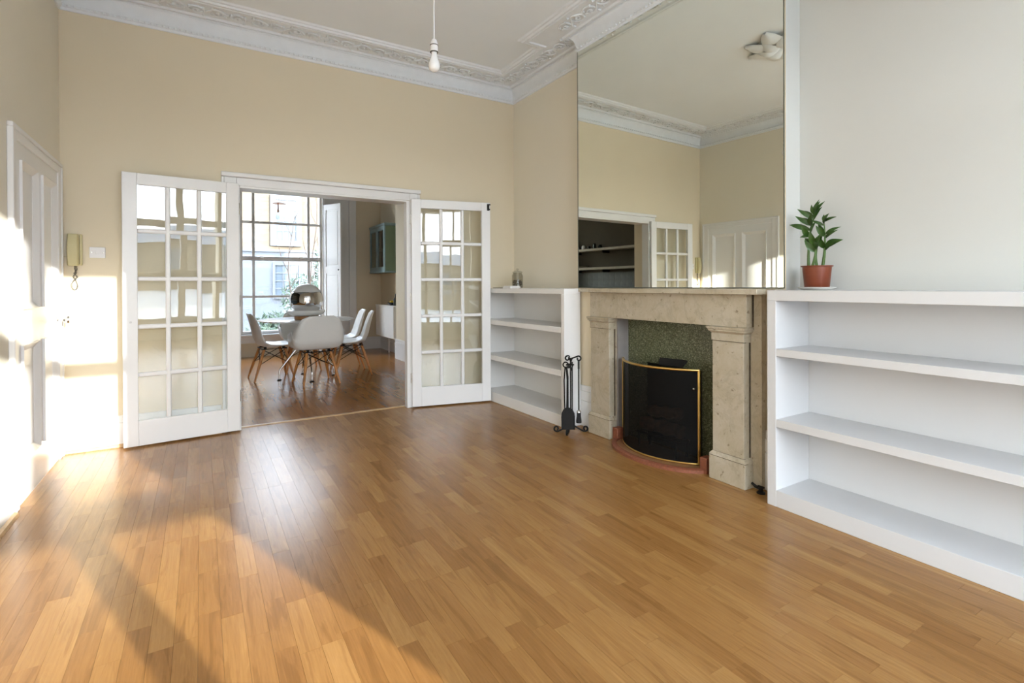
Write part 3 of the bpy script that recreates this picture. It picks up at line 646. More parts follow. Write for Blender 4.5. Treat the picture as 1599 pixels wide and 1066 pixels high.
for x in (2.61, 2.715): MB().tube([(x, 2.25, 0.12), (x, 2.61, 0.12)], 0.008, 6).build('rail', 'black_iron', gr)
for x in (2.61, 2.715):
    for y in (2.27, 2.59): MB().tube([(x, y, 0.0125), (x, y, 0.12)], 0.008, 6).build('leg', 'black_iron', gr)

# ---- bookcases
def slab_front(mb, x0, x1, y0, y1, z0, z1, f): # front edge follows f(y)
    mb.prism([(f(y0), y0), (x1, y0), (x1, y1), (f(y1), y1)], z0, z1)
fl = lambda y: 2.472 - 0.030 * (y - 3.268) / 1.3
bk = thing('bookcase', (2.62, 3.9, 0), 'low white built-in bookcase in the far alcove left of the fireplace', 'bookcase', 'built-in alcove bookcases')
BL0, BL1 = CH1 + 0.002, YB - 0.002
def part(name, dz0, dz1, y0, y1, xb, f, par, bev=0.002, mat='shelf_white'):
    mb = MB(); slab_front(mb, None, xb, y0, y1, dz0, dz1, f); return mb.build(name, mat, par, bevel=bev)
# the case runs past the chimney corner by a few centimetres in front of it
ysd = 3.268
MB().prism([(fl(ysd), ysd), (fx(ysd) - 0.020, ysd), (fx(ysd) - 0.020, CH1 + 0.002), (XR - 0.002, CH1 + 0.002), (XR - 0.002, BL1), (fl(BL1), BL1)], 1.070, 1.113).build('top', 'shelf_white_lit', bk, bevel=0.002)
MB().prism([(fl(ysd), ysd), (fx(ysd) - 0.020, ysd), (fx(ysd) - 0.020, CH1 + 0.002), (XR - 0.002, CH1 + 0.002), (XR - 0.002, CH1 + 0.012), (fl(CH1), CH1 + 0.008)], 0.0, 1.070).build('side_panel', 'shelf_white_lit', bk, bevel=0.002)
for za, zb2 in ((0.757, 0.802), (0.408, 0.455)): part('shelf', za, zb2, CH1 + 0.012, BL1 - 0.006, XR - 0.006, lambda y: fl(y) + 0.001, bk, mat='shelf_white_lit')
part('plinth', 0.0, 0.095, CH1 + 0.012, BL1 - 0.006, XR - 0.006, lambda y: fl(y) + 0.001, bk, mat='shelf_white_lit')
B(XR - 0.006, XR - 0.002, CH1 + 0.012, BL1, 0.0, 1.070).build('back_panel', 'shelf_white_lit', bk)
part('side_panel', 0.0, 1.070, BL1 - 0.006, BL1 + 0.001, XR - 0.006, lambda y: fl(y) + 0.002, bk, 0, 'shelf_white_lit')
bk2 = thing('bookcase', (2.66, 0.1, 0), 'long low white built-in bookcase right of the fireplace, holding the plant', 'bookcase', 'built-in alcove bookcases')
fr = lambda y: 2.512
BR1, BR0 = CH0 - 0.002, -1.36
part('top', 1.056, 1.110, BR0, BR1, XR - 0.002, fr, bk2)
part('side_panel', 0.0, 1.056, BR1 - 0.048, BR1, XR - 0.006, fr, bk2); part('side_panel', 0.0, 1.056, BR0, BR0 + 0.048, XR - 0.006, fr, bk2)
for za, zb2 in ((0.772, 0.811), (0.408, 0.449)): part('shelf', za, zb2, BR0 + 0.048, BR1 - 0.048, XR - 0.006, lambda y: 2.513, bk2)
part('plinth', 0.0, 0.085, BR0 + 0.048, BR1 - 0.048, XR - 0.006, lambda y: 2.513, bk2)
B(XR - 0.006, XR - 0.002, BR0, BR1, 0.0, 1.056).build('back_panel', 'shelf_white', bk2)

# ---- potted plant on its saucer
PX, PY, PZ = 2.690, 1.425, 1.110
sa = MB().lathe([(0.0, 0.0), (0.060, 0.0), (0.085, 0.012), (0.087, 0.016), (0.080, 0.014), (0.055, 0.006), (0.0, 0.006)], 32, (PX, PY, PZ)).build('plant_saucer', 'saucer_grey', smooth=40)
put(sa, 'shallow pale grey saucer under the red plant pot', 'saucer')
pt = thing('potted_plant', (PX, PY, PZ + 0.006), 'glossy green plant in a red plastic pot on the right bookcase', 'plant')
MB().lathe([(0.0, 0.0), (0.053, 0.0), (0.056, 0.004), (0.066, 0.111), (0.072, 0.113), (0.073, 0.118), (0.069, 0.118), (0.064, 0.112), (0.062, 0.100), (0.0, 0.100)], 32, (PX, PY, PZ + 0.0065)).build('pot', 'pot_red', pt, smooth=40)
MB().lathe([(0.0, 0.106), (0.04, 0.104), (0.064, 0.101), (0.064, 0.098), (0.0, 0.098)], 20, (PX, PY, PZ + 0.0065)).build('soil', 'soil', pt)
# image-plane axes at the plant: s runs to the right in the view (towards -y), z up
def leaf_mesh(L, wd):
    mb = MB(); n = 7
    vs = []
    for i in range(n + 1):
        u = i / n; wv = wd * math.sin(PI * min(1, (0.04 + 0.96 * u) ** 0.85)) * (1 - 0.15 * u); zz = 0.10 * L * math.sin(PI * u * 0.9) - 0.06 * L * u * u
        vs += [(u * L, -wv, zz + wv * 0.35), (u * L, 0, zz), (u * L, wv, zz + wv * 0.35)]
    fs = []
    for i in range(n): fs += [(3 * i, 3 * i + 3, 3 * i + 4, 3 * i + 1), (3 * i + 1, 3 * i + 4, 3 * i + 5, 3 * i + 2)]
    mb.add(vs, fs); me = bpy.data.meshes.new('leaf'); me.from_pydata(mb.v, [], mb.f); me.materials.append(M_['leaf_green'])
    for p in me.polygons: p.use_smooth = True
    return me
lm = leaf_mesh(0.094, 0.0125); lmw = leaf_mesh(0.088, 0.0185)
def stem(base_s, base_d, top_s, top_z, top_d, bend, leaves):
    b0 = Vector((PX + base_d, PY - base_s, PZ + 0.10)); t0 = Vector((PX + top_d, PY - top_s, top_z)); pts = []
    for i in range(11):
        u = i / 10; p = b0.lerp(t0, u); p.y -= bend * math.sin(PI * u); pts.append(p)
    MB().tube(pts, [0.0085 * (1 - 0.72 * i / 10) for i in range(11)], 8).build('stem', 'stem_green', pt, smooth=60)
    for (u, ang, dep, sc, wide) in leaves:                # ang: angle in the view plane (0 = right, 90 = up); dep: lean towards/away from viewer
        f = u * 10; i = min(9, int(f)); P = pts[i].lerp(pts[i + 1], f - i); a = math.radians(ang)
        d = Vector((dep, -math.cos(a), math.sin(a))).normalized(); side = d.cross(Vector((-1, 0, 0.35))).normalized(); nz = d.cross(side)
        Mx = Matrix((d, side, -nz)).transposed().to_4x4(); Mx.translation = P
        o = bpy.data.objects.new('leaf', lmw if wide else lm); COL.objects.link(o); o.matrix_world = Mx @ Matrix.Scale(sc, 4); set_parent(o, pt)
stem(-0.040, 0.0, -0.018, 1.500, 0.01, -0.012, [(0.62, 185, -0.3, 0.55, 1), (0.60, 110, -0.7, 0.85, 1), (0.66, 55, -0.3, 0.85, 0), (0.72, 160, -0.1, 1.25, 0), (0.78, 70, -0.6, 0.95, 1), (0.80, 143, -0.2, 1.05, 0), (0.84, 155, 0.3, 1.0, 0), (0.88, 62, 0.2, 0.9, 0), (0.92, 140, -0.3, 1.0, 0), (0.96, 150, 0.2, 0.85, 0), (0.97, 66, -0.2, 0.95, 0), (1.0, 95, -0.4, 0.6, 1), (1.0, 52, 0.1, 0.85, 0), (1.0, 75, 0.3, 0.8, 0)])
stem(0.020, 0.01, 0.035, 1.455, 0.0, 0.010, [(0.42, 30, -0.4, 1.0, 1), (0.48, 18, -0.2, 1.15, 1), (0.45, 100, -0.6, 0.9, 1), (0.66, 28, -0.2, 0.85, 0), (0.74, 25, 0.1, 0.85, 0), (0.70, 118, -0.5, 0.8, 1), (0.78, 130, 0.2, 0.7, 0), (0.92, 150, -0.2, 0.7, 0), (0.95, 60, -0.6, 0.5, 1), (1.0, 15, -0.2, 0.75, 0), (1.0, 50, -0.3, 0.6, 1), (1.0, 95, 0.2, 0.45, 1)])
stem(-0.018, -0.02, 0.010, 1.335, -0.03, 0.006, [(0.75, 125, -0.3, 0.9, 1), (0.85, 65, -0.2, 1.0, 1), (1.0, 100, -0.4, 0.95, 1), (0.95, 140, 0.1, 0.9, 1)])
stem(0.005, 0.0, -0.008, 1.330, 0.02, -0.008, [(0.9, 110, 0.3, 0.8, 1), (1.0, 75, 0.2, 0.9, 1)])

# ---- glass jar, papers and dark booklet on the far bookcase
JX, JY, JZ = 2.640, 4.240, 1.1135
jr = thing('glass_jar', (JX, JY, JZ), 'clear lidded glass jar half full of dark pebbles on the far bookcase', 'jar')
MB().lathe([(0.0, 0.0), (0.050, 0.0), (0.053, 0.006), (0.053, 0.125), (0.044, 0.140), (0.044, 0.150), (0.041, 0.150), (0.041, 0.139), (0.050, 0.123), (0.050, 0.008), (0.0, 0.006)], 28, (JX, JY, JZ)).build('jar_body', 'jar_glass', jr, smooth=40)
MB().lathe([(0.045, 0.150), (0.048, 0.153), (0.048, 0.160), (0.030, 0.168), (0.010, 0.171), (0.008, 0.176), (0.014, 0.184), (0.010, 0.192), (0.0, 0.194)], 24, (JX, JY, JZ)).build('lid', 'jar_glass', jr, smooth=40)
mb = MB(); rng = random.Random(4)
for k in range(70):
    a = rng.random() * 2 * PI; rr = 0.037 * math.sqrt(rng.random()); zz = 0.017 + 0.060 * rng.random(); r = 0.0085 + 0.003 * rng.random()
    mb.lathe([(0, -r * 0.7), (r * 0.8, -r * 0.35), (r, 0.0), (r * 0.7, r * 0.4), (0, r * 0.7)], 7, (JX + rr * math.cos(a), JY + rr * math.sin(a), JZ + zz), cap=False)
mb.build('pebbles', 'pebble', jr, smooth=80, kind='stuff', recalc=False)
pb = MB().box(2.485, 2.600, 4.120, 4.262, 1.1135, 1.130).box(2.492, 2.596, 4.13, 4.25, 1.130, 1.137).build('paper_stack', 'paper_white', bevel=0.001); put(pb, 'small stack of white papers beside the glass jar', 'papers')
db = MB().box(2.470, 2.590, 4.275, 4.430, 1.1135, 1.1195).build('dark_booklet', 'book_black', bevel=0.001); put(db, 'thin black booklet left of the white papers', 'booklet')

# ---- door-entry phone, wall socket
ph = thing('entry_phone', (-0.745, YB, 1.29), 'yellowed cream door-entry phone with coiled grey cord on the wall', 'phone')
MB().box(-0.782, -0.702, YB - 0.022, YB - 0.0005, 1.292, 1.508).build('cradle', 'phone_plastic', ph, bevel=0.008)
hs = MB(); vs = []
for i in range(13):
    u = i / 12; z = 1.288 + 0.220 * u; bul = 0.018 + 0.018 * math.sin(PI * u); wd = 0.031 + 0.004 * math.sin(PI * u)
    vs += [(-0.752 - wd, YB - 0.022, z), (-0.752 - wd + 0.008, YB - 0.022 - bul, z), (-0.752 + wd - 0.008, YB - 0.022 - bul, z), (-0.752 + wd, YB - 0.022, z)]
fs = [(4 * i + j, 4 * i + (j + 1) % 4, 4 * i + 4 + (j + 1) % 4, 4 * i + 4 + j) for i in range(12) for j in range(4)] + [(3, 2, 1, 0), (48, 49, 50, 51)]
hs.add(vs, fs).build('handset', 'phone_plastic', ph, bevel=0.004)
B(-0.7195, -0.7155, YB - 0.0235, YB - 0.021, 1.30, 1.50).build('seam', 'phone_seam', ph)
pts = []
core = [(-0.738, 1.292), (-0.735, 1.262), (-0.748, 1.235), (-0.732, 1.212), (-0.748, 1.190), (-0.762, 1.160), (-0.758, 1.135), (-0.745, 1.122), (-0.733, 1.135), (-0.731, 1.160), (-0.740, 1.188), (-0.752, 1.215), (-0.738, 1.240), (-0.744, 1.268), (-0.742, 1.293)]
def cr(P, t):
    i = min(int(t), len(P) - 2); f = t - i; g = lambda k: Vector(P[max(0, min(len(P) - 1, k))])
    p0, p1, p2, p3 = g(i - 1), g(i), g(i + 1), g(i + 2)
    return 0.5 * ((2 * p1) + (p2 - p0) * f + (2 * p0 - 5 * p1 + 4 * p2 - p3) * f * f + (-p0 + 3 * p1 - 3 * p2 + p3) * f ** 3)
nc = 300
for i in range(nc):
    c = cr(core, i / (nc - 1) * (len(core) - 1)); a = i * 0.9
    pts.append((c.x + 0.0045 * math.cos(a), YB - 0.014 + 0.0045 * math.sin(a), c.y))
MB().tube(pts, 0.0019, 4).build('cord', 'cord_grey', ph, smooth=80)
MB().tube([(-0.815, YB - 0.003, 1.352), (-0.79, YB - 0.003, 1.352)], 0.0025, 6).build('supply_wire', 'phone_plastic', ph)
sw = thing('wall_socket', (-0.622, YB, 1.346), 'small white wall socket plate beside the entry phone', 'socket')
B(-0.667, -0.578, YB - 0.010, YB - 0.0005, 1.346, 1.422).build('plate', 'white_plastic', sw, bevel=0.003)
B(-0.632, -0.612, YB - 0.013, YB - 0.010, 1.372, 1.398).build('outlet', 'white_plastic', sw, bevel=0.002)
for x in (-0.655, -0.590): MB().lathe([(0.0, 0.002), (0.004, 0.0015), (0.004, 0)], 10, (0, 0, 0), Matrix.Translation((x, YB - 0.010, 1.384)) @ Matrix.Rotation(PI / 2, 4, 'X')).build('screw', 'steel', sw)

# ---- pendant bulb
pn = thing('pendant_bulb', (RX, RY, ZC), 'bare white bulb hanging on a white cord from the ceiling', 'pendant light')
bx_, by_ = RX, RY
MB().lathe([(0.006, 0.0), (0.006, 0.01), (0.0035, 0.02), (0.0035, 0.80)], 8, (bx_, by_, 2.372)).build('cord', 'white_plastic', pn, smooth=40)
MB().lathe([(0.0, 0.066), (0.012, 0.064), (0.019, 0.045), (0.020, 0.004), (0.017, 0.0), (0.0, 0.0)], 20, (bx_, by_, 2.330)).build('lamp_holder', 'white_plastic', pn, smooth=40)
for z in (2.330, 2.364): MB().lathe([(0.0205, 0.0), (0.0205, 0.004)], 20, (bx_, by_, z)).build('holder_ring', 'cord_grey', pn, smooth=40)
MB().lathe([(0.0, 0.0), (0.014, 0.002), (0.025, 0.011), (0.030, 0.026), (0.028, 0.042), (0.019, 0.066), (0.0145, 0.082), (0.0140, 0.098)], 24, (bx_, by_, 2.233)).build('bulb', 'bulb_opal', pn, smooth=60)

# ---- fireside companion set
def spiral(c, r0, r1, a0, turns, u, v, n=20):
    c, u, v = Vector(c), Vector(u), Vector(v)
    return [c + u * ((r0 + (r1 - r0) * i / n) * math.cos(a0 + turns * 2 * PI * i / n)) + v * ((r0 + (r1 - r0) * i / n) * math.sin(a0 + turns * 2 * PI * i / n)) for i in range(n + 1)]
TX, TY = 2.453, 3.162
RS = Vector((0.8546, -0.519, 0)); UPV = Vector((0, 0, 1))              # horizontal direction across the view
cs_ = thing('companion_stand', (TX, TY, 0), 'black wrought iron companion stand with scrolled feet beside the fireplace', 'tool stand')
C = Vector((TX, TY, 0))
MB().tube([C + Vector((0, 0, 0.055)), C + Vector((0, 0, 0.545))], 0.0055, 8).build('pole', 'black_iron', cs_, smooth=40)
P0 = C + RS * 0.012
MB().tube([P0 + Vector((0, 0, 0.055)), P0 + Vector((0, 0, 0.545))], 0.0045, 8).build('pole', 'black_iron', cs_, smooth=40)
def foot(d):
    d = Vector(d).normalized(); pts = [C + Vector((0, 0, 0.058)) + d * 0.005, C + d * 0.03 + Vector((0, 0, 0.045)), C + d * 0.075 + Vector((0, 0, 0.018)), C + d * 0.10 + Vector((0, 0, 0.0065))]
    pts += spiral(C + d * 0.112 + Vector((0, 0, 0.0275)), 0.021, 0.010, -PI / 2, 0.95, d, UPV)
    MB().tube(pts, 0.0065, 8).build('foot', 'black_iron', cs_, smooth=50)
foot(RS * 1.0 + Vector((0.0, -0.05, 0))); foot(RS * -0.35 + Vector((-0.4, -0.75, 0)) * 0.9); foot(RS * -0.6 + Vector((-0.2, 0.1, 0)))
def hook(d, zz, reach=0.03):
    d = Vector(d).normalized(); base = C + Vector((0, 0, zz)); pts = [base, base + d * 0.012 + UPV * 0.028, base + d * reach + UPV * 0.040] 
    pts += spiral(base + d * (reach + 0.014) + UPV * 0.024, 0.021, 0.008, 1.9, -0.95, d, UPV)
    MB().tube(pts, 0.006, 8).build('hook_arm', 'black_iron', cs_, smooth=50); return base + d * (reach + 0.014) + UPV * 0.004
hkR = hook(RS, 0.545, 0.048); hkL = hook(-RS, 0.548, 0.010); hkF = hook(Vector((-0.6, -0.8, 0)), 0.530, 0.012); 
MB().tube([C + Vector((0, 0, 0.522)) - RS * 0.016, C + Vector((0, 0, 0.522)) + RS * 0.026], 0.006, 8).build('collar', 'black_iron', cs_)
# shovel (hangs in front), tongs (left), poker, brush (right)
S0 = C - RS * 0.030 + Vector((-0.030, -0.052, 0))
sh = thing('fire_shovel', S0, 'black fire shovel with a round-topped blade hanging on the companion stand', 'shovel', 'fireside tools')
MB().tube([S0 + UPV * 0.19, S0 + UPV * 0.44] + [S0 + UPV * 0.49 - RS * 0.006] + spiral(S0 + UPV * 0.525, 0.018, 0.010, -2.2, 0.85, RS, UPV, 14), 0.0052, 8).build('handle', 'black_iron', sh, smooth=50)
bl = [(1.3 * a, 1.2 * b_) for a, b_ in ((-0.038, 0.0), (0.038, 0.0), (0.040, 0.08), (0.038, 0.105), (0.028, 0.128), (0.012, 0.140), (-0.012, 0.140), (-0.028, 0.128), (-0.038, 0.105), (-0.040, 0.08))]
FN = Vector((-0.519, -0.8546, 0))
Mb = Matrix((RS, UPV, -FN)).transposed().to_4x4(); Mb.translation = S0 + UPV * 0.034
MB().prism(bl, -0.002, 0.002, Mb).build('blade', 'black_iron', sh)
for sg in (-1, 1): MB().box(0.049 * sg - 0.002, 0.049 * sg + 0.002, 0.002, 0.11, -0.016, 0.002, Mb).build('blade_lip', 'black_iron', sh)
T0 = C - RS * 0.042 + Vector((0.012, 0.012, 0))
tg = thing('fire_tongs', T0, 'slim black fire tongs hanging at the left of the companion stand', 'tongs', 'fireside tools')
for sg in (-1, 1): MB().tube([T0 + RS * (0.004 * sg) + UPV * 0.50, T0 + RS * (0.012 * sg) + UPV * 0.40, T0 + RS * (0.010 * sg) + UPV * 0.25, T0 + RS * (0.004 * sg) + UPV * 0.09, T0 + RS * (0.010 * sg) + UPV * 0.07], 0.0048, 8).build('arm', 'black_iron', tg, smooth=50)
MB().tube(spiral(T0 + UPV * 0.520, 0.020, 0.020, 0, 1.0, RS, UPV, 16), 0.0052, 8).build('ring', 'black_iron', tg, smooth=50)
K0 = C + RS * 0.004 + Vector((0.02, 0.034, 0))
pk = thing('fire_poker', K0, 'thin black poker hanging behind the companion stand pole', 'poker', 'fireside tools')
MB().tube([K0 + UPV * 0.07, K0 + UPV * 0.10, K0 + UPV * 0.46, K0 + UPV * 0.49 + RS * 0.008], [0.001, 0.0055, 0.0055, 0.0055], 8).build('rod', 'black_iron', pk, smooth=50)
MB().tube(spiral(K0 + UPV * 0.507, 0.017, 0.017, 0, 1.0, RS, UPV, 16), 0.004, 8).build('ring', 'black_iron', pk, smooth=50)
B0 = C + RS * 0.062
bh = thing('hearth_brush', B0, 'black hearth brush hanging at the right of the companion stand', 'brush', 'fireside tools')
MB().tube([B0 + UPV * 0.165, B0 + UPV * 0.50, B0 + UPV * 0.545], 0.0052, 8).build('handle', 'black_iron', bh, smooth=50)
MB().tube([B0 + UPV * 0.49, B0 + UPV * 0.55], 0.0075, 8).build('grip', 'black_iron', bh, smooth=50)
MB().lathe([(0.006, 0.172), (0.017, 0.160), (0.018, 0.150), (0.0, 0.148)], 14, (B0.x, B0.y, 0)).build('ferrule', 'steel', bh, smooth=50)
MB().lathe([(0.0, 0.070), (0.021, 0.071), (0.022, 0.085), (0.017, 0.118), (0.016, 0.150)], 14, (B0.x, B0.y, 0)).build('bristles', 'bristle', bh, smooth=50)

# ---- gas tap by the right end of the fireplace
gv = thing('gas_tap', (2.625, 1.69, 0), 'small black gas tap on the floor beside the fireplace', 'gas tap')
MB().lathe([(0.0, 0.0), (0.022, 0.0), (0.022, 0.006), (0.012, 0.010), (0.012, 0.030), (0.0, 0.034)], 16, (2.605, 1.678, 0)).build('flange', 'black_iron', gv, smooth=40)
MB().tube([(2.605, 1.678, 0.026), (2.605, 1.71, 0.028), (2.612, 1.735, 0.036)], [0.008, 0.009, 0.007], 8).build('pipe', 'black_iron', gv, smooth=50)
MB().box(2.598, 2.612, 1.660, 1.696, 0.030, 0.040).build('lever', 'black_iron', gv, bevel=0.002)

# ================================================================== DINING ROOM
# ---- tall sash window
wy = DY1 + 0.06
w2 = MB().box(DW0, DW0 + 0.035, wy - 0.03, wy + 0.05, DZ0, DZ1).box(DW1 - 0.035, DW1, wy - 0.03, wy + 0.05, DZ0, DZ1).box(DW0 + 0.035, DW1 - 0.035, wy - 0.03, wy + 0.05, DZ0, DZ0 + 0.05).box(DW0 + 0.035, DW1 - 0.035, wy - 0.03, wy + 0.05, DZ1 - 0.05, DZ1).build('window_2', 'gloss_white', kind='structure', label='tall white sash window with narrow side panes in the dining room')
gx = [DW0 + 0.035, 0.735, 1.585, DW1 - 0.035]; gz_ = [DZ0 + 0.05, 0.975, 1.605, 2.195, DZ1 - 0.05]
for x in gx[1:3]: B(x - 0.021, x + 0.021, wy - 0.018, wy + 0.018, gz_[0], gz_[4]).build('glazing_bar', 'gloss_white', w2, bevel=0.004)
for z in (gz_[1], gz_[3]): B(gx[0], gx[3], wy - 0.017, wy + 0.017, z - 0.020, z + 0.020).build('glazing_bar', 'gloss_white', w2, bevel=0.004)
B(gx[0], gx[3], wy - 0.03, wy + 0.03, gz_[2] - 0.038, gz_[2] + 0.030).build('meeting_rail', 'gloss_white', w2, bevel=0.004)
for x in (0.86, 1.46): B(x - 0.03, x + 0.03, wy - 0.045, wy - 0.03, gz_[2] + 0.004, gz_[2] + 0.034).build('sash_lock', 'steel', w2, bevel=0.003)
for i in range(3):
    for k in range(4): B(gx[i], gx[i + 1], wy - 0.002, wy + 0.002, gz_[k], gz_[k + 1]).build('pane', 'window_glass', w2)
B(DW0 - 0.03, DW1 + 0.03, DY1 - 0.05, wy, DZ0 - 0.035, DZ0).build('sill', 'gloss_white', w2, bevel=0.006)
B(DW0 - 0.02, DW1 + 0.02, DY1 - 0.014, DY1 - 0.0005, 0.22, DZ0 - 0.035).build('apron_panel', 'gloss_white', w2)
# shutter box, architrave and the opened shutter leaf
B(DW1 + 0.002, DW1 + 0.05, DY1 - 0.03, DY1 - 0.0005, 0.22, 3.05).build('frame_moulding', 'gloss_white', w2, bevel=0.006)
B(2.25, 2.375, DY1 - 0.045, DY1 - 0.0005, 0.22, 3.05).build('frame_moulding', 'gloss_white', w2, bevel=0.008)
B(DW1 + 0.05, 2.25, DY1 - 0.012, DY1 - 0.0005, 0.22, 3.05).build('shutter_box', 'gloss_white', w2)
hp = Vector((1.825, DY1 - 0.035)); fp2 = Vector((2.025, 8.90)); t_ = (fp2 - hp).normalized(); Ws = (fp2 - hp).length
Ms = Matrix.Translation((hp.x, hp.y, 0)) @ Matrix.Rotation(math.atan2(t_.y, t_.x), 4, 'Z')
shl = MB().box(0, Ws, 0, 0.02, 0.24, 2.545, Ms).build('shutter', 'gloss_white', w2, bevel=0.002)
mb = MB()
for x0_, x1_, z0_, z1_ in ((0, 0.055, 0.24, 2.545), (Ws - 0.055, Ws, 0.24, 2.545), (0.055, Ws - 0.055, 2.45, 2.545), (0.055, Ws - 0.055, 1.36, 1.48), (0.055, Ws - 0.055, 0.24, 0.36)): mb.box(x0_, x1_, -0.010, 0.0, z0_, z1_, Ms)
mb.build('shutter_rails', 'gloss_white', shl)
for z0_, z1_ in ((0.37, 1.35), (1.49, 2.44)): MB().box(0.075, Ws - 0.075, -0.006, 0.0, z0_ + 0.02, z1_ - 0.02, Ms).build('shutter_panel', 'gloss_white', shl, bevel=0.004)
MB().lathe([(0.006, 0), (0.006, 0.012), (0.013, 0.020), (0.010, 0.028), (0, 0.030)], 12, (0, 0, 0), Ms @ Matrix.Translation((Ws - 0.03, -0.010, 1.42)) @ Matrix.Rotation(PI / 2, 4, 'X')).build('shutter_knob', 'black_iron', shl, smooth=40)

w4 = MB().box(-0.80, -0.765, wy - 0.03, wy + 0.05, DZ0, DZ1).box(0.085, 0.12, wy - 0.03, wy + 0.05, DZ0, DZ1).box(-0.765, 0.085, wy - 0.03, wy + 0.05, DZ0, DZ0 + 0.05).box(-0.765, 0.085, wy - 0.03, wy + 0.05, DZ1 - 0.05, DZ1).build('window_4_added', 'gloss_white', kind='structure', label='added unseen sash window brightening the dining room')  # unseen window, added to let more light into the dining room
hx = [-0.765, -0.60, -0.09, 0.085]
for x in hx[1:3]: B(x - 0.014, x + 0.014, wy - 0.018, wy + 0.018, gz_[0], gz_[4]).build('glazing_bar', 'gloss_white', w4)  # glazing bars of the added window
for z in gz_[1:4]: B(hx[0], hx[3], wy - 0.017, wy + 0.017, z - 0.013, z + 0.013).build('glazing_bar', 'gloss_white', w4)
for i in range(3):
    for k in range(4): B(hx[i], hx[i + 1], wy - 0.002, wy + 0.002, gz_[k], gz_[k + 1]).build('pane', 'window_glass', w4)  # panes of the added window

# ---- round white table on a chrome base
TBX, TBY, TZ = 1.125, 6.78, 0.735
tb = thing('dining_table', (TBX, TBY, 0), 'round white dining table on a slender chrome base, ringed by white chairs', 'table')
MB().lathe([(0.0, -0.012), (0.53, -0.018), (0.562, -0.006), (0.565, -0.002), (0.560, 0.0), (0.0, 0.0)], 64, (TBX, TBY, TZ)).build('table_top', 'table_white', tb, smooth=40)
MB().lathe([(0.028, 0.0), (0.028, 0.285), (0.10, 0.295), (0.10, 0.302)], 20, (TBX, TBY, 0.42)).build('column', 'chrome', tb, smooth=40)
for k in range(4):
    a = k * PI / 2; d = Vector((math.cos(a), math.sin(a), 0)); Cc = Vector((TBX, TBY, 0))
    lg = MB().tube([Cc + UPV * 0.46 + d * 0.02, Cc + UPV * 0.40 + d * 0.10, Cc + UPV * 0.16 + d * 0.285, Cc + UPV * 0.125 + d * 0.315, Cc + UPV * 0.09 + d * 0.320, Cc + UPV * 0.014 + d * 0.320], [0.013, 0.013, 0.011, 0.011, 0.010, 0.010], 10).build('leg', 'chrome', tb, smooth=50)
    MB().lathe([(0.0, 0.0), (0.026, 0.0), (0.026, 0.008), (0.012, 0.016)], 16, tuple(Cc + d * 0.320)).build('glide', 'black_iron', lg, smooth=40)

# ---- moulded shell chairs (local +y is forward)
def interp(tab, t):
    for (a, *va), (b, *vb) in zip(tab, tab[1:]):
        if t <= b:
            f = (t - a) / (b - a); f = f * f * (3 - 2 * f) * 0.35 + f * 0.65
            return [x + (y - x) * f for x, y in zip(va, vb)]
    return list(tab[-1][1:])
def shell(arm):
    # v: 0 front lip .. 1 top of the back ; (v, y, z, halfwidth, lift, flare exponent)
    if not arm:
        tab = [(0.0, 0.235, 0.405, 0.205, 0.000), (0.10, 0.215, 0.428, 0.228, 0.006), (0.30, 0.08, 0.405, 0.236, 0.022), (0.48, -0.07, 0.398, 0.232, 0.045), (0.58, -0.155, 0.425, 0.224, 0.060), (0.68, -0.195, 0.510, 0.216, 0.062), (0.82, -0.225, 0.650, 0.212, 0.050), (0.93, -0.255, 0.770, 0.195, 0.032), (1.0, -0.272, 0.812, 0.130, 0.014)]
    else:
        tab = [(0.0, 0.240, 0.400, 0.215, 0.000), (0.08, 0.225, 0.420, 0.255, 0.020), (0.22, 0.13, 0.405, 0.285, 0.170), (0.42, -0.03, 0.392, 0.300, 0.215), (0.56, -0.140, 0.410, 0.302, 0.215), (0.66, -0.195, 0.480, 0.300, 0.170), (0.80, -0.225, 0.630, 0.275, 0.095), (0.92, -0.245, 0.755, 0.215, 0.045), (1.0, -0.255, 0.800, 0.130, 0.016)]
    nu, nv = 25, 29; mb = MB()
    def P(i, j):
        u = (i / (nu - 1) - 0.5) * 2; v = j / (nv - 1)
        y, z, hw, lift = interp(tab, v)
        y2, z2, _, _ = interp(tab, min(1, v + 0.03)); y1_, z1_, _, _ = interp(tab, max(0, v - 0.03))
        t = Vector((0, y2 - y1_, z2 - z1_)).normalized(); n = Vector((0, t.z, -t.y))
        if n.z < 0 and v < 0.5: n = -n
        if v >= 0.5 and n.y < 0: n = -n
        if arm:
            a = abs(u); th = a * PI / 2; lat = math.sin(th) ** 0.62; li = (1 - math.cos(th)) ** 1.9
            nn_ = Vector((0, 0.0, 1.0)) if v < 0.5 else (Vector((0, 0, 1)) * max(0, (0.75 - v) / 0.25) + n * min(1, (v - 0.5) / 0.25)).normalized()
        else:
            a = abs(u); lat = a; li = a ** 2.4; nn_ = n
        return Vector((math.copysign(lat, u) * hw, y, z)) + nn_ * (lift * li)
    mb.grid(P, nu, nv); return mb
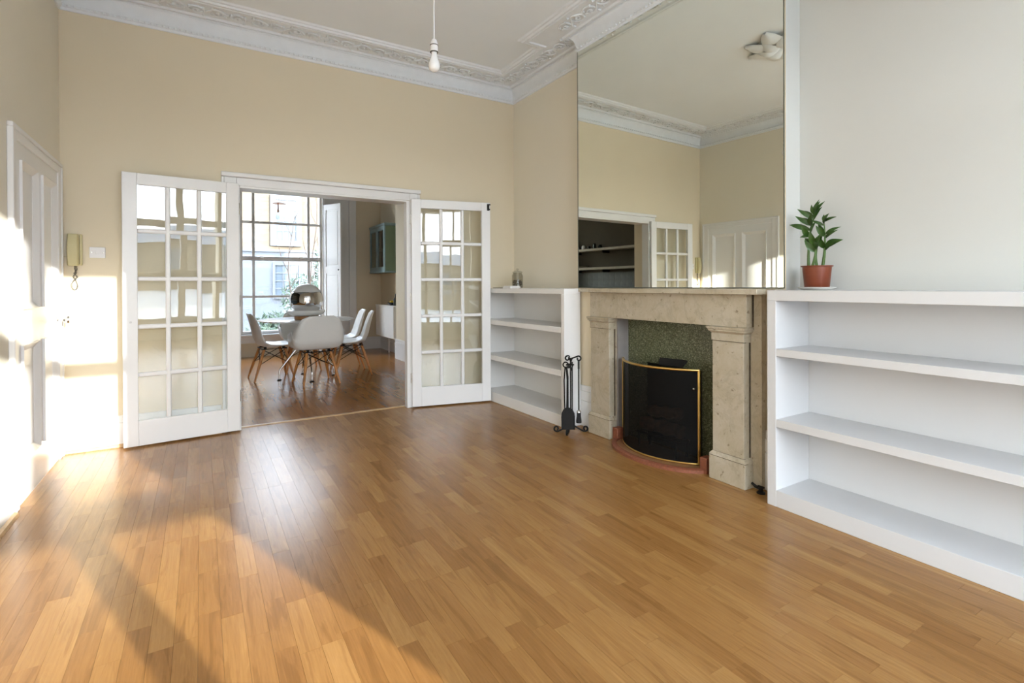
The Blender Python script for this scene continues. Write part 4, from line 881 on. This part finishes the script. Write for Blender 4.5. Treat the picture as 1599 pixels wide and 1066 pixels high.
def make_chair(arm):
    root = bpy.data.objects.new('shell_armchair' if arm else 'shell_chair', None); root.empty_display_size = 0.1; COL.objects.link(root)
    o = shell(arm).build('seat_shell', 'shell_white', root, smooth=80, recalc=True)
    sm = o.modifiers.new('solid', 'SOLIDIFY'); sm.thickness = 0.010; sm.offset = -1
    top = [(-0.135, 0.125), (0.135, 0.125), (0.135, -0.115), (-0.135, -0.115)]; bot = [(-0.215, 0.215), (0.215, 0.215), (0.205, -0.235), (-0.205, -0.235)]
    for (tx, ty), (bx2, by2) in zip(top, bot):
        MB().tube([(tx, ty, 0.375), ((tx * 0.5 + bx2 * 0.5), (ty + by2) / 2, 0.19), (bx2, by2, 0.0)], [0.0165, 0.0165, 0.0095], 10).build('leg', 'chair_wood', root, smooth=50)
    for (a, b) in (((-1, 1), (1, 1)), ((-1, -1), (1, -1)), ((-1, 1), (-1, -1)), ((1, 1), (1, -1))):
        for zz1, zz2 in ((0.365, 0.195), (0.195, 0.365)):
            f = lambda s_, z: (s_[0] * (0.135 + 0.080 * (0.375 - z) / 0.375), (0.125 if s_[1] > 0 else -0.115) + s_[1] * (0.09 + (0.03 if s_[1] < 0 else 0)) * (0.375 - z) / 0.375, z)
            MB().tube([f(a, zz1), f(b, zz2)], 0.0045, 6).build('strut', 'black_iron', root)
    MB().tube([(-0.15, 0.14, 0.378), (0.15, 0.14, 0.378), (0.15, -0.13, 0.378), (-0.15, -0.13, 0.378)], 0.007, 6, closed=True).build('seat_frame', 'black_iron', root)
    for p_ in ((-0.12, 0.11), (0.12, 0.11), (-0.12, -0.10), (0.12, -0.10)): MB().lathe([(0.016, 0.376), (0.016, 0.402)], 10, (p_[0], p_[1], 0)).build('mount', 'black_iron', root)
    return root
side = make_chair(False); armc = make_chair(True)
def place(o, x, y, deg, label, cat='chair'):
    o.location = (x, y, 0); o.rotation_euler = (0, 0, math.radians(deg)); put(o, label, cat, 'white shell chairs round the table')
place(side, 0.750, 7.02, -84, 'white shell side chair at the left of the table, seen side-on')
c2 = copy_tree(side); place(c2, 1.690, 6.83, 78, 'nearer of the two white side chairs right of the table')
c3 = copy_tree(side); place(c3, 1.715, 7.33, 84, 'farther of the two white side chairs right of the table')
place(armc, 1.160, 6.40, 6, 'white shell armchair with its back to the living room', 'armchair')
a2 = copy_tree(armc); place(a2, 1.190, 7.52, 176, 'white shell armchair on the window side of the table', 'armchair')

# ---- chrome globe lamp on a white dish
GX, GY = 1.095, 6.62
gl = thing('globe_lamp', (GX, GY, TZ), 'large chrome globe lamp with white dome on a wood-footed dish', 'table lamp')
MB().lathe([(0.0, 0.0), (0.125, 0.0), (0.140, 0.006), (0.140, 0.046), (0.0, 0.050)], 32, (GX, GY, TZ + 0.0005)).build('wooden_foot', 'lamp_wood', gl, smooth=40)
MB().lathe([(0.0, 0.0505), (0.150, 0.053), (0.195, 0.070), (0.215, 0.100), (0.217, 0.112), (0.205, 0.117), (0.0, 0.118)], 40, (GX, GY, TZ)).build('dish', 'shell_white', gl, smooth=40)
R_ = 0.192; zc = TZ + 0.245
lat0, lat1 = -0.75, 0.50
MB().lathe([(R_ * math.cos(lat0 + (lat1 - lat0) * i / 20), R_ * math.sin(lat0 + (lat1 - lat0) * i / 20)) for i in range(21)], 48, (GX, GY, zc)).build('chrome_body', 'chrome', gl, smooth=80)
MB().lathe([(R_ * 1.004 * math.cos(lat1 + (PI / 2 - lat1) * i / 14), R_ * 1.004 * math.sin(lat1 + (PI / 2 - lat1) * i / 14)) for i in range(15)], 48, (GX, GY, zc), cap=False).build('white_dome', 'table_white', gl, smooth=80)
MB().lathe([(0.06, 0.1185), (0.06, 0.125)], 20, (GX, GY, TZ)).build('neck', 'chrome', gl, smooth=40)

# ---- copper pendant
cp = thing('copper_pendant', (0.84, 7.0, ZC), 'small copper disc pendant with a clear bulb hanging before the window', 'pendant light')
MB().lathe([(0.0, 0.018), (0.012, 0.016), (0.078, 0.002), (0.080, 0.0), (0.0, 0.004)], 32, (0.842, 7.0, 2.178)).build('disc_shade', 'copper', cp, smooth=40)
MB().lathe([(0.0, 0.0), (0.011, 0.0), (0.011, 0.03), (0.007, 0.035), (0.007, 0.115)], 14, (0.83, 7.0, 2.068)).build('stem', 'copper', cp, smooth=40)
MB().lathe([(0.0, 0.0), (0.016, 0.004), (0.026, 0.022), (0.025, 0.045), (0.014, 0.08), (0.011, 0.095)], 20, (0.822, 7.0, 1.974)).build('bulb', 'jar_glass', cp, smooth=60)
MB().tube([(0.842, 7.0, 2.19), (0.842, 7.0, ZC)], 0.0022, 6).build('cord', 'cord_grey', cp)

# ---- green glazed wall cabinet
gc = thing('wall_cabinet', (2.72, 8.78, 1.38), 'green wall cabinet with a pale glazed door in the dining-room corner', 'cabinet')
CX0, CX1, CY0, CY1, CZ0, CZ1 = 2.605, DXR - 0.002, 8.36, 9.21, 1.395, 2.150
B(CX0 + 0.02, CX1, CY0, CY0 + 0.018, CZ0, CZ1).build('side', 'cabinet_green', gc); B(CX0 + 0.02, CX1, CY1 - 0.018, CY1, CZ0, CZ1).build('side', 'cabinet_green', gc)
B(CX1 - 0.01, CX1, CY0 + 0.018, CY1 - 0.018, CZ0, CZ1).build('back', 'dark_inside', gc)
B(CX0 + 0.02, CX1 - 0.01, CY0 + 0.018, CY1 - 0.018, CZ0, CZ0 + 0.018).build('bottom', 'cabinet_green', gc); B(CX0 + 0.02, CX1 - 0.01, CY0 + 0.018, CY1 - 0.018, CZ1 - 0.018, CZ1).build('top', 'cabinet_green', gc)
B(CX0 + 0.03, CX1 - 0.01, CY0 + 0.018, CY1 - 0.018, 1.76, 1.775).build('shelf', 'cabinet_green', gc)
B(CX0 - 0.012, CX1, CY0 - 0.028, CY1 + 0.028, CZ1, CZ1 + 0.045).build('cornice', 'cabinet_blue', gc, bevel=0.012); B(CX0 - 0.008, CX1, CY0 - 0.015, CY1 + 0.015, CZ0 - 0.03, CZ0).build('base_moulding', 'cabinet_blue', gc, bevel=0.008)
ym = (CY0 + CY1) / 2
for ya, yb in ((CY0, ym - 0.002), (ym + 0.002, CY1)):
    dr = MB().box(CX0, CX0 + 0.02, ya, ya + 0.06, CZ0, CZ1).box(CX0, CX0 + 0.02, yb - 0.06, yb, CZ0, CZ1).box(CX0, CX0 + 0.02, ya + 0.06, yb - 0.06, CZ0, CZ0 + 0.07).box(CX0, CX0 + 0.02, ya + 0.06, yb - 0.06, CZ1 - 0.07, CZ1).build('door', 'cabinet_blue', gc, bevel=0.002)
    B(CX0 + 0.009, CX0 + 0.012, ya + 0.06, yb - 0.06, CZ0 + 0.07, CZ1 - 0.07).build('pane', 'window_glass', dr)
for k, (yy, hh) in enumerate(((8.46, 0.21), (8.50, 0.18), (8.545, 0.22), (8.59, 0.19))):
    o = B(2.67, 2.80, yy, yy + 0.035, CZ0 + 0.0185, CZ0 + 0.0185 + hh).build('book', 'book_red' if k % 2 == 0 else 'cabinet_teal', bevel=0.002)
    put(o, ['tall red book nearest in the green cabinet', 'short teal book second in the green cabinet', 'tallest red book third in the green cabinet', 'dark teal book last in the row in the green cabinet'][k], 'book', 'books in the green cabinet')

# ---- white low unit with bowl and bottles
un = thing('white_unit', (2.72, 8.38, 0.29), 'white wall-hung cupboard unit below the green cabinet', 'cupboard')
B(2.615, DXR - 0.002, 7.90, 8.86, 0.292, 0.800).build('body', 'shell_white', un, bevel=0.003); B(2.600, DXR - 0.002, 7.885, 8.875, 0.800, 0.822).build('top', 'shell_white', un, bevel=0.003)
B(2.602, 2.615, 7.905, 8.378, 0.297, 0.796).build('door', 'shell_white', un, bevel=0.002); B(2.602, 2.615, 8.382, 8.855, 0.297, 0.796).build('door', 'shell_white', un, bevel=0.002)
MB().tube([(2.75, 8.60, 0.292), (2.75, 8.60, 0.0)], 0.012, 8).build('waste_pipe', 'shell_white', un); MB().tube([(2.75, 8.15, 0.292), (2.75, 8.15, 0.0)], 0.012, 8).build('waste_pipe', 'shell_white', un)
b1_ = MB().lathe([(0.0, 0.0), (0.036, 0.0), (0.038, 0.01), (0.038, 0.10), (0.014, 0.14), (0.013, 0.19), (0.0, 0.192)], 16, (2.700, 8.08, 0.8222)).build('bottle', 'bottle_dark', smooth=40); put(b1_, 'dark glass bottle standing on the white unit', 'bottle')
fbw = MB().lathe([(0.0, 0.0), (0.05, 0.0), (0.10, 0.045), (0.104, 0.045), (0.096, 0.042), (0.05, 0.006), (0.0, 0.005)], 24, (2.715, 8.26, 0.8222)).build('fruit_bowl', 'bottle_dark', smooth=40); put(fbw, 'small dark bowl of lemons on the white unit', 'bowl')
for k, (dx, dy) in enumerate(((-0.04, -0.02), (0.035, -0.03), (0.0, 0.04))):
    o = MB().lathe([(0.0, -0.036), (0.014, -0.031), (0.028, -0.012), (0.029, 0.008), (0.015, 0.030), (0.0, 0.036)], 14, (0, 0, 0), Matrix.Translation((2.715 + dx, 8.26 + dy, 0.872)) @ Matrix.Rotation(PI / 2, 4, 'X') @ Matrix.Rotation(k, 4, 'Y')).build('lemon', 'fruit_yellow', smooth=60)
    put(o, ('yellow lemon nearest the bottle in the dark bowl', 'yellow lemon nearest the wall in the dark bowl', 'yellow lemon farthest from the bottle in the dark bowl')[k], 'lemon', 'lemons in the dark bowl')

# ---- kitchen side (seen in the mirror)
for k, (zz, nm) in enumerate(((1.800, 'upper pale wooden kitchen shelf, seen in the mirror through the opening'), (1.430, 'lower pale wooden kitchen shelf above the tiles, seen in the mirror'))):
    sf = thing('kitchen_shelf', (DXL, 7.3, zz), nm, 'shelf', 'kitchen wall shelves')
    B(DXL + 0.002, DXL + 0.24, 6.15, 8.35, zz, zz + 0.045).build('board', 'shelf_wood', sf, bevel=0.003)
    for yy in (6.5, 7.3, 8.1): B(DXL + 0.002, DXL + 0.18, yy - 0.01, yy + 0.01, zz - 0.05, zz).build('bracket', 'black_iron', sf)
rng = random.Random(11)
desc = ['small white jar at the window end of the upper kitchen shelf', 'short steel tin second along the upper kitchen shelf', 'clear-topped white jar third along the upper kitchen shelf', 'low dark jar fourth along the upper kitchen shelf', 'tall dark bottle fifth along the upper kitchen shelf', 'squat dark pot last along the upper kitchen shelf']
for k in range(6):
    yy = 8.22 - k * 0.16; hh = (0.07, 0.06, 0.085, 0.06, 0.11, 0.07)[k]; r = 0.036
    o = MB().lathe([(0.0, 0.0), (r, 0.0), (r, hh * 0.75), (r * 0.7, hh * 0.85), (r * 0.7, hh), (0.0, hh)], 14, (DXL + 0.12, yy, 1.8455)).build('storage_jar', ('paper_white', 'steel', 'paper_white', 'bottle_dark', 'bottle_dark', 'bottle_dark')[k], smooth=40)
    put(o, desc[k], 'jar', 'jars on the upper kitchen shelf')
for k in range(2):
    o = MB().lathe([(0.0, 0.0), (0.06, 0.0), (0.11, 0.02), (0.112, 0.026), (0.0, 0.014)], 24, (DXL + 0.125, 8.15 - 0.26 * k, 1.4755)).build('plate', 'shelf_wood', smooth=40)
    put(o, ('pale plate at the window end of the lower kitchen shelf', 'second pale plate along the lower kitchen shelf')[k], 'plate', 'plates on the lower kitchen shelf')
tl_ = bpy.data.meshes.new('tile'); tmb = MB().box(0, 0.008, 0.001, 0.149, 0.001, 0.149); tm = tmb.mesh('tile'); tm.materials.append(M_['tile_grey'])
wdl = bpy.data.objects['wall_dining_left']
for i in range(15):
    for k in range(3): link('tile', tm, wdl, (DXL, 6.10 + i * 0.15, 0.93 + k * 0.15))
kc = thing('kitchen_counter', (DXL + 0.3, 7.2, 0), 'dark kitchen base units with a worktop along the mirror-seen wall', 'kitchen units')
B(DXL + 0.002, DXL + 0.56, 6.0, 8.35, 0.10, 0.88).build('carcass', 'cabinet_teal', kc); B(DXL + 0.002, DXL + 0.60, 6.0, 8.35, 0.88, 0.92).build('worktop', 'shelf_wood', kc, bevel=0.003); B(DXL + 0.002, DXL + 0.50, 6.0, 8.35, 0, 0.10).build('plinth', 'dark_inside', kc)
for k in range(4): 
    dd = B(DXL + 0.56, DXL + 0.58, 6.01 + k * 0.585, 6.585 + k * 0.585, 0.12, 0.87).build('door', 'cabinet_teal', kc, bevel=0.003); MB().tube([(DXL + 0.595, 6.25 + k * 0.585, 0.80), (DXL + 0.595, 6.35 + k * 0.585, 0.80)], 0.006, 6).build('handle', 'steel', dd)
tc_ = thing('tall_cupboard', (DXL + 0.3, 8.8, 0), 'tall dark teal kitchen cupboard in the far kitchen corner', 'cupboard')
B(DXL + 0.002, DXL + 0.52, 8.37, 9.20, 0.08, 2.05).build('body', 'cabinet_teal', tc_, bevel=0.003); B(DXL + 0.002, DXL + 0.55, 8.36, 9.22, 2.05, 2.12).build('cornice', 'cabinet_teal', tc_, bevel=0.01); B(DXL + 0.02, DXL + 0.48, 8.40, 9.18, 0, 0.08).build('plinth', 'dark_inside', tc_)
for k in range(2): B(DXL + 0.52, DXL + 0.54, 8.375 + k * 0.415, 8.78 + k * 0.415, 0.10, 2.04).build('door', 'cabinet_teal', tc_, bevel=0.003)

# ================================================================== OUTSIDE
gd = B(-30, 40, DY1 + 0.36, 60, -1.3, -0.95).build('ground_garden', 'garden_soil', kind='structure', label='garden ground behind the house')
gd2 = B(-30, 40, -60, YF - 0.36, -1.3, -0.60).build('ground_front', 'paving', kind='structure', label='ground in front of the house')
gw = thing('sun_blocking_wall', (4.5, -4.1, -0.6), 'added unseen brick wall blocking sun from the narrow front window', 'wall')  # unseen wall, added to keep the sun out of the narrow window
B(2.535, 7.0, -4.2, -4.0, -0.6, 4.2).build('brick_wall', 'stock_brick', gw); B(2.535, 7.04, -4.24, -3.96, 4.2, 4.28).build('coping', 'stucco', gw)  # brickwork and coping of the added sun-blocking wall
th = thing('street_terrace', (1, -32, -0.6), 'row of brick houses across the street', 'building')
B(-40, 40, -32.3, -32, -0.6, 2.8).build('brick_wall', 'stock_brick', th)
MB().add([(-40.3, -31.7, 2.8), (40.3, -31.7, 2.8), (40.3, -36, 3.9), (-40.3, -36, 3.9), (-40.3, -40, 2.8), (40.3, -40, 2.8)], [(0, 1, 2, 3), (3, 2, 5, 4), (0, 3, 4), (1, 5, 2), (0, 4, 5, 1)]).build('roof', 'slate', th)
for k in range(14):
    wdw = B(-26 + k * 4, -25 + k * 4, -31.99, -31.90, 0.6, 2.2).build('window', 'window_dark', th)
FY = 24.0
fb = thing('brick_house', (3, FY, -0.95), 'yellow brick house with a white rendered ground floor beyond the garden', 'building')
B(-14, 22, FY, FY + 0.3, 2.66, 6.0).build('brick_wall', 'stock_brick', fb); B(-14, 22, FY - 0.05, FY + 0.3, -0.95, 2.62).build('rendered_wall', 'stucco', fb); B(-14, 22, FY - 0.12, FY + 0.3, 2.62, 2.72).build('string_course', 'stucco', fb)
B(-14.3, 22.3, FY - 0.4, FY + 6, 6.0, 6.3).build('roof', 'slate', fb)
def house_window(x0, x1, z0, z1, sur):
    wdw = B(x0 - sur, x0, FY - 0.14, FY - 0.055, z0 - sur, z1 + sur).box(x1, x1 + sur, FY - 0.14, FY - 0.055, z0 - sur, z1 + sur).box(x0, x1, FY - 0.14, FY - 0.055, z1, z1 + sur).box(x0, x1, FY - 0.18, FY - 0.055, z0 - sur, z0).build('window', 'stucco', fb)
    B(x0, x1, FY - 0.075, FY - 0.06, z0, z1).build('pane', 'window_dark', wdw)
    xm = [x0 + (x1 - x0) * k / 3 for k in (1, 2)]; mb = MB()
    for x in xm: mb.box(x - 0.02, x + 0.02, FY - 0.10, FY - 0.075, z0, z1)
    for k in (1, 2, 3): mb.box(x0, x1, FY - 0.105, FY - 0.075, z0 + (z1 - z0) * k / 4 - 0.025, z0 + (z1 - z0) * k / 4 + 0.025)
    mb.build('bars', 'stucco', wdw)
for x in (2.75, -2.4, 8.0, 13.0): house_window(x, x + 0.80, 3.10, 4.85, 0.22)
for x in (2.70, -2.4, 8.0): house_window(x, x + 0.95, 0.72, 2.05, 0.10)
# shrubs and bare saplings in the garden
def shrub(name, x, y, z, rx, rz, n, seed, label, mat='hedge_green', group='garden shrubs'):
    rng = random.Random(seed); t = thing(name, (x, y, -0.95), label, 'shrub', group); mb = MB()
    for k in range(n):
        a, b_ = rng.random() * 2 * PI, math.acos(2 * rng.random() - 1); r = rng.random() ** 0.4
        P = Vector((x + rx * r * math.sin(b_) * math.cos(a), y + rx * 0.6 * r * math.sin(b_) * math.sin(a), z + rz * r * math.cos(b_)))
        d = Vector((rng.uniform(-1, 1), rng.uniform(-1, 1), rng.uniform(-0.4, 1))).normalized(); s_ = d.orthogonal().normalized(); L = 0.10 + 0.08 * rng.random(); wq = 0.025
        mb.add([P, P + d * L * 0.5 + s_ * wq, P + d * L, P + d * L * 0.5 - s_ * wq], [(0, 1, 2, 3)])
    mb.build('foliage', mat, t, recalc=False)
    mb = MB()
    for k in range(4): mb.tube([(x, y, -0.95), (x + rng.uniform(-.2, .2) * rx, y, (z - 0.95) / 2), (x + rng.uniform(-.6, .6) * rx, y, z + rz * 0.3)], [0.03, 0.02, 0.008], 5)
    mb.build('stems', 'bark_brown', t)
shrub('garden_shrub', 3.65, 17.5, 1.6, 0.55, 1.35, 1500, 1, 'tall green shrub at the right edge of the dining window')
shrub('garden_shrub', 2.75, 16.5, 0.75, 0.75, 0.75, 1200, 2, 'low bushy shrub beneath the white house window')
shrub('garden_shrub', 1.75, 15.0, 0.10, 0.55, 0.35, 700, 3, 'small low shrub in front of the white wall')
shrub('garden_shrub', 1.35, 12.2, 0.05, 0.60, 0.22, 500, 4, 'spreading plants just outside the dining window sill')
rng = random.Random(21)
for k, (x, y) in enumerate(((2.25, 16.0), (2.75, 15.4), (3.02, 15.65))):
    t = thing('bare_sapling', (x, y, -0.95), ('left of the three thin bare saplings outside the window', 'middle one of the three thin bare saplings outside', 'right of the three thin bare saplings outside the window')[k], 'tree', 'bare saplings in the garden')
    top = 3.6 + 0.4 * k; pts = [Vector((x + 0.10 * math.sin(i * 0.9 + k), y, -0.95 + (top + 0.95) * i / 9)) for i in range(10)]
    MB().tube(pts, [0.028 * (1 - 0.085 * i) for i in range(10)], 6).build('trunk', 'bark_brown', t, smooth=60)
    for b_ in range(9):
        i = 3 + b_ % 6; P = pts[i]; s_ = 1 if b_ % 2 else -1; L = 0.5 + 0.4 * rng.random()
        MB().tube([P, P + Vector((0.22 * s_ * L, rng.uniform(-.1, .1), 0.45 * L)), P + Vector((0.32 * s_ * L, rng.uniform(-.2, .2), L))], [0.010, 0.007, 0.003], 5).build('branch', 'bark_brown', t, smooth=60)
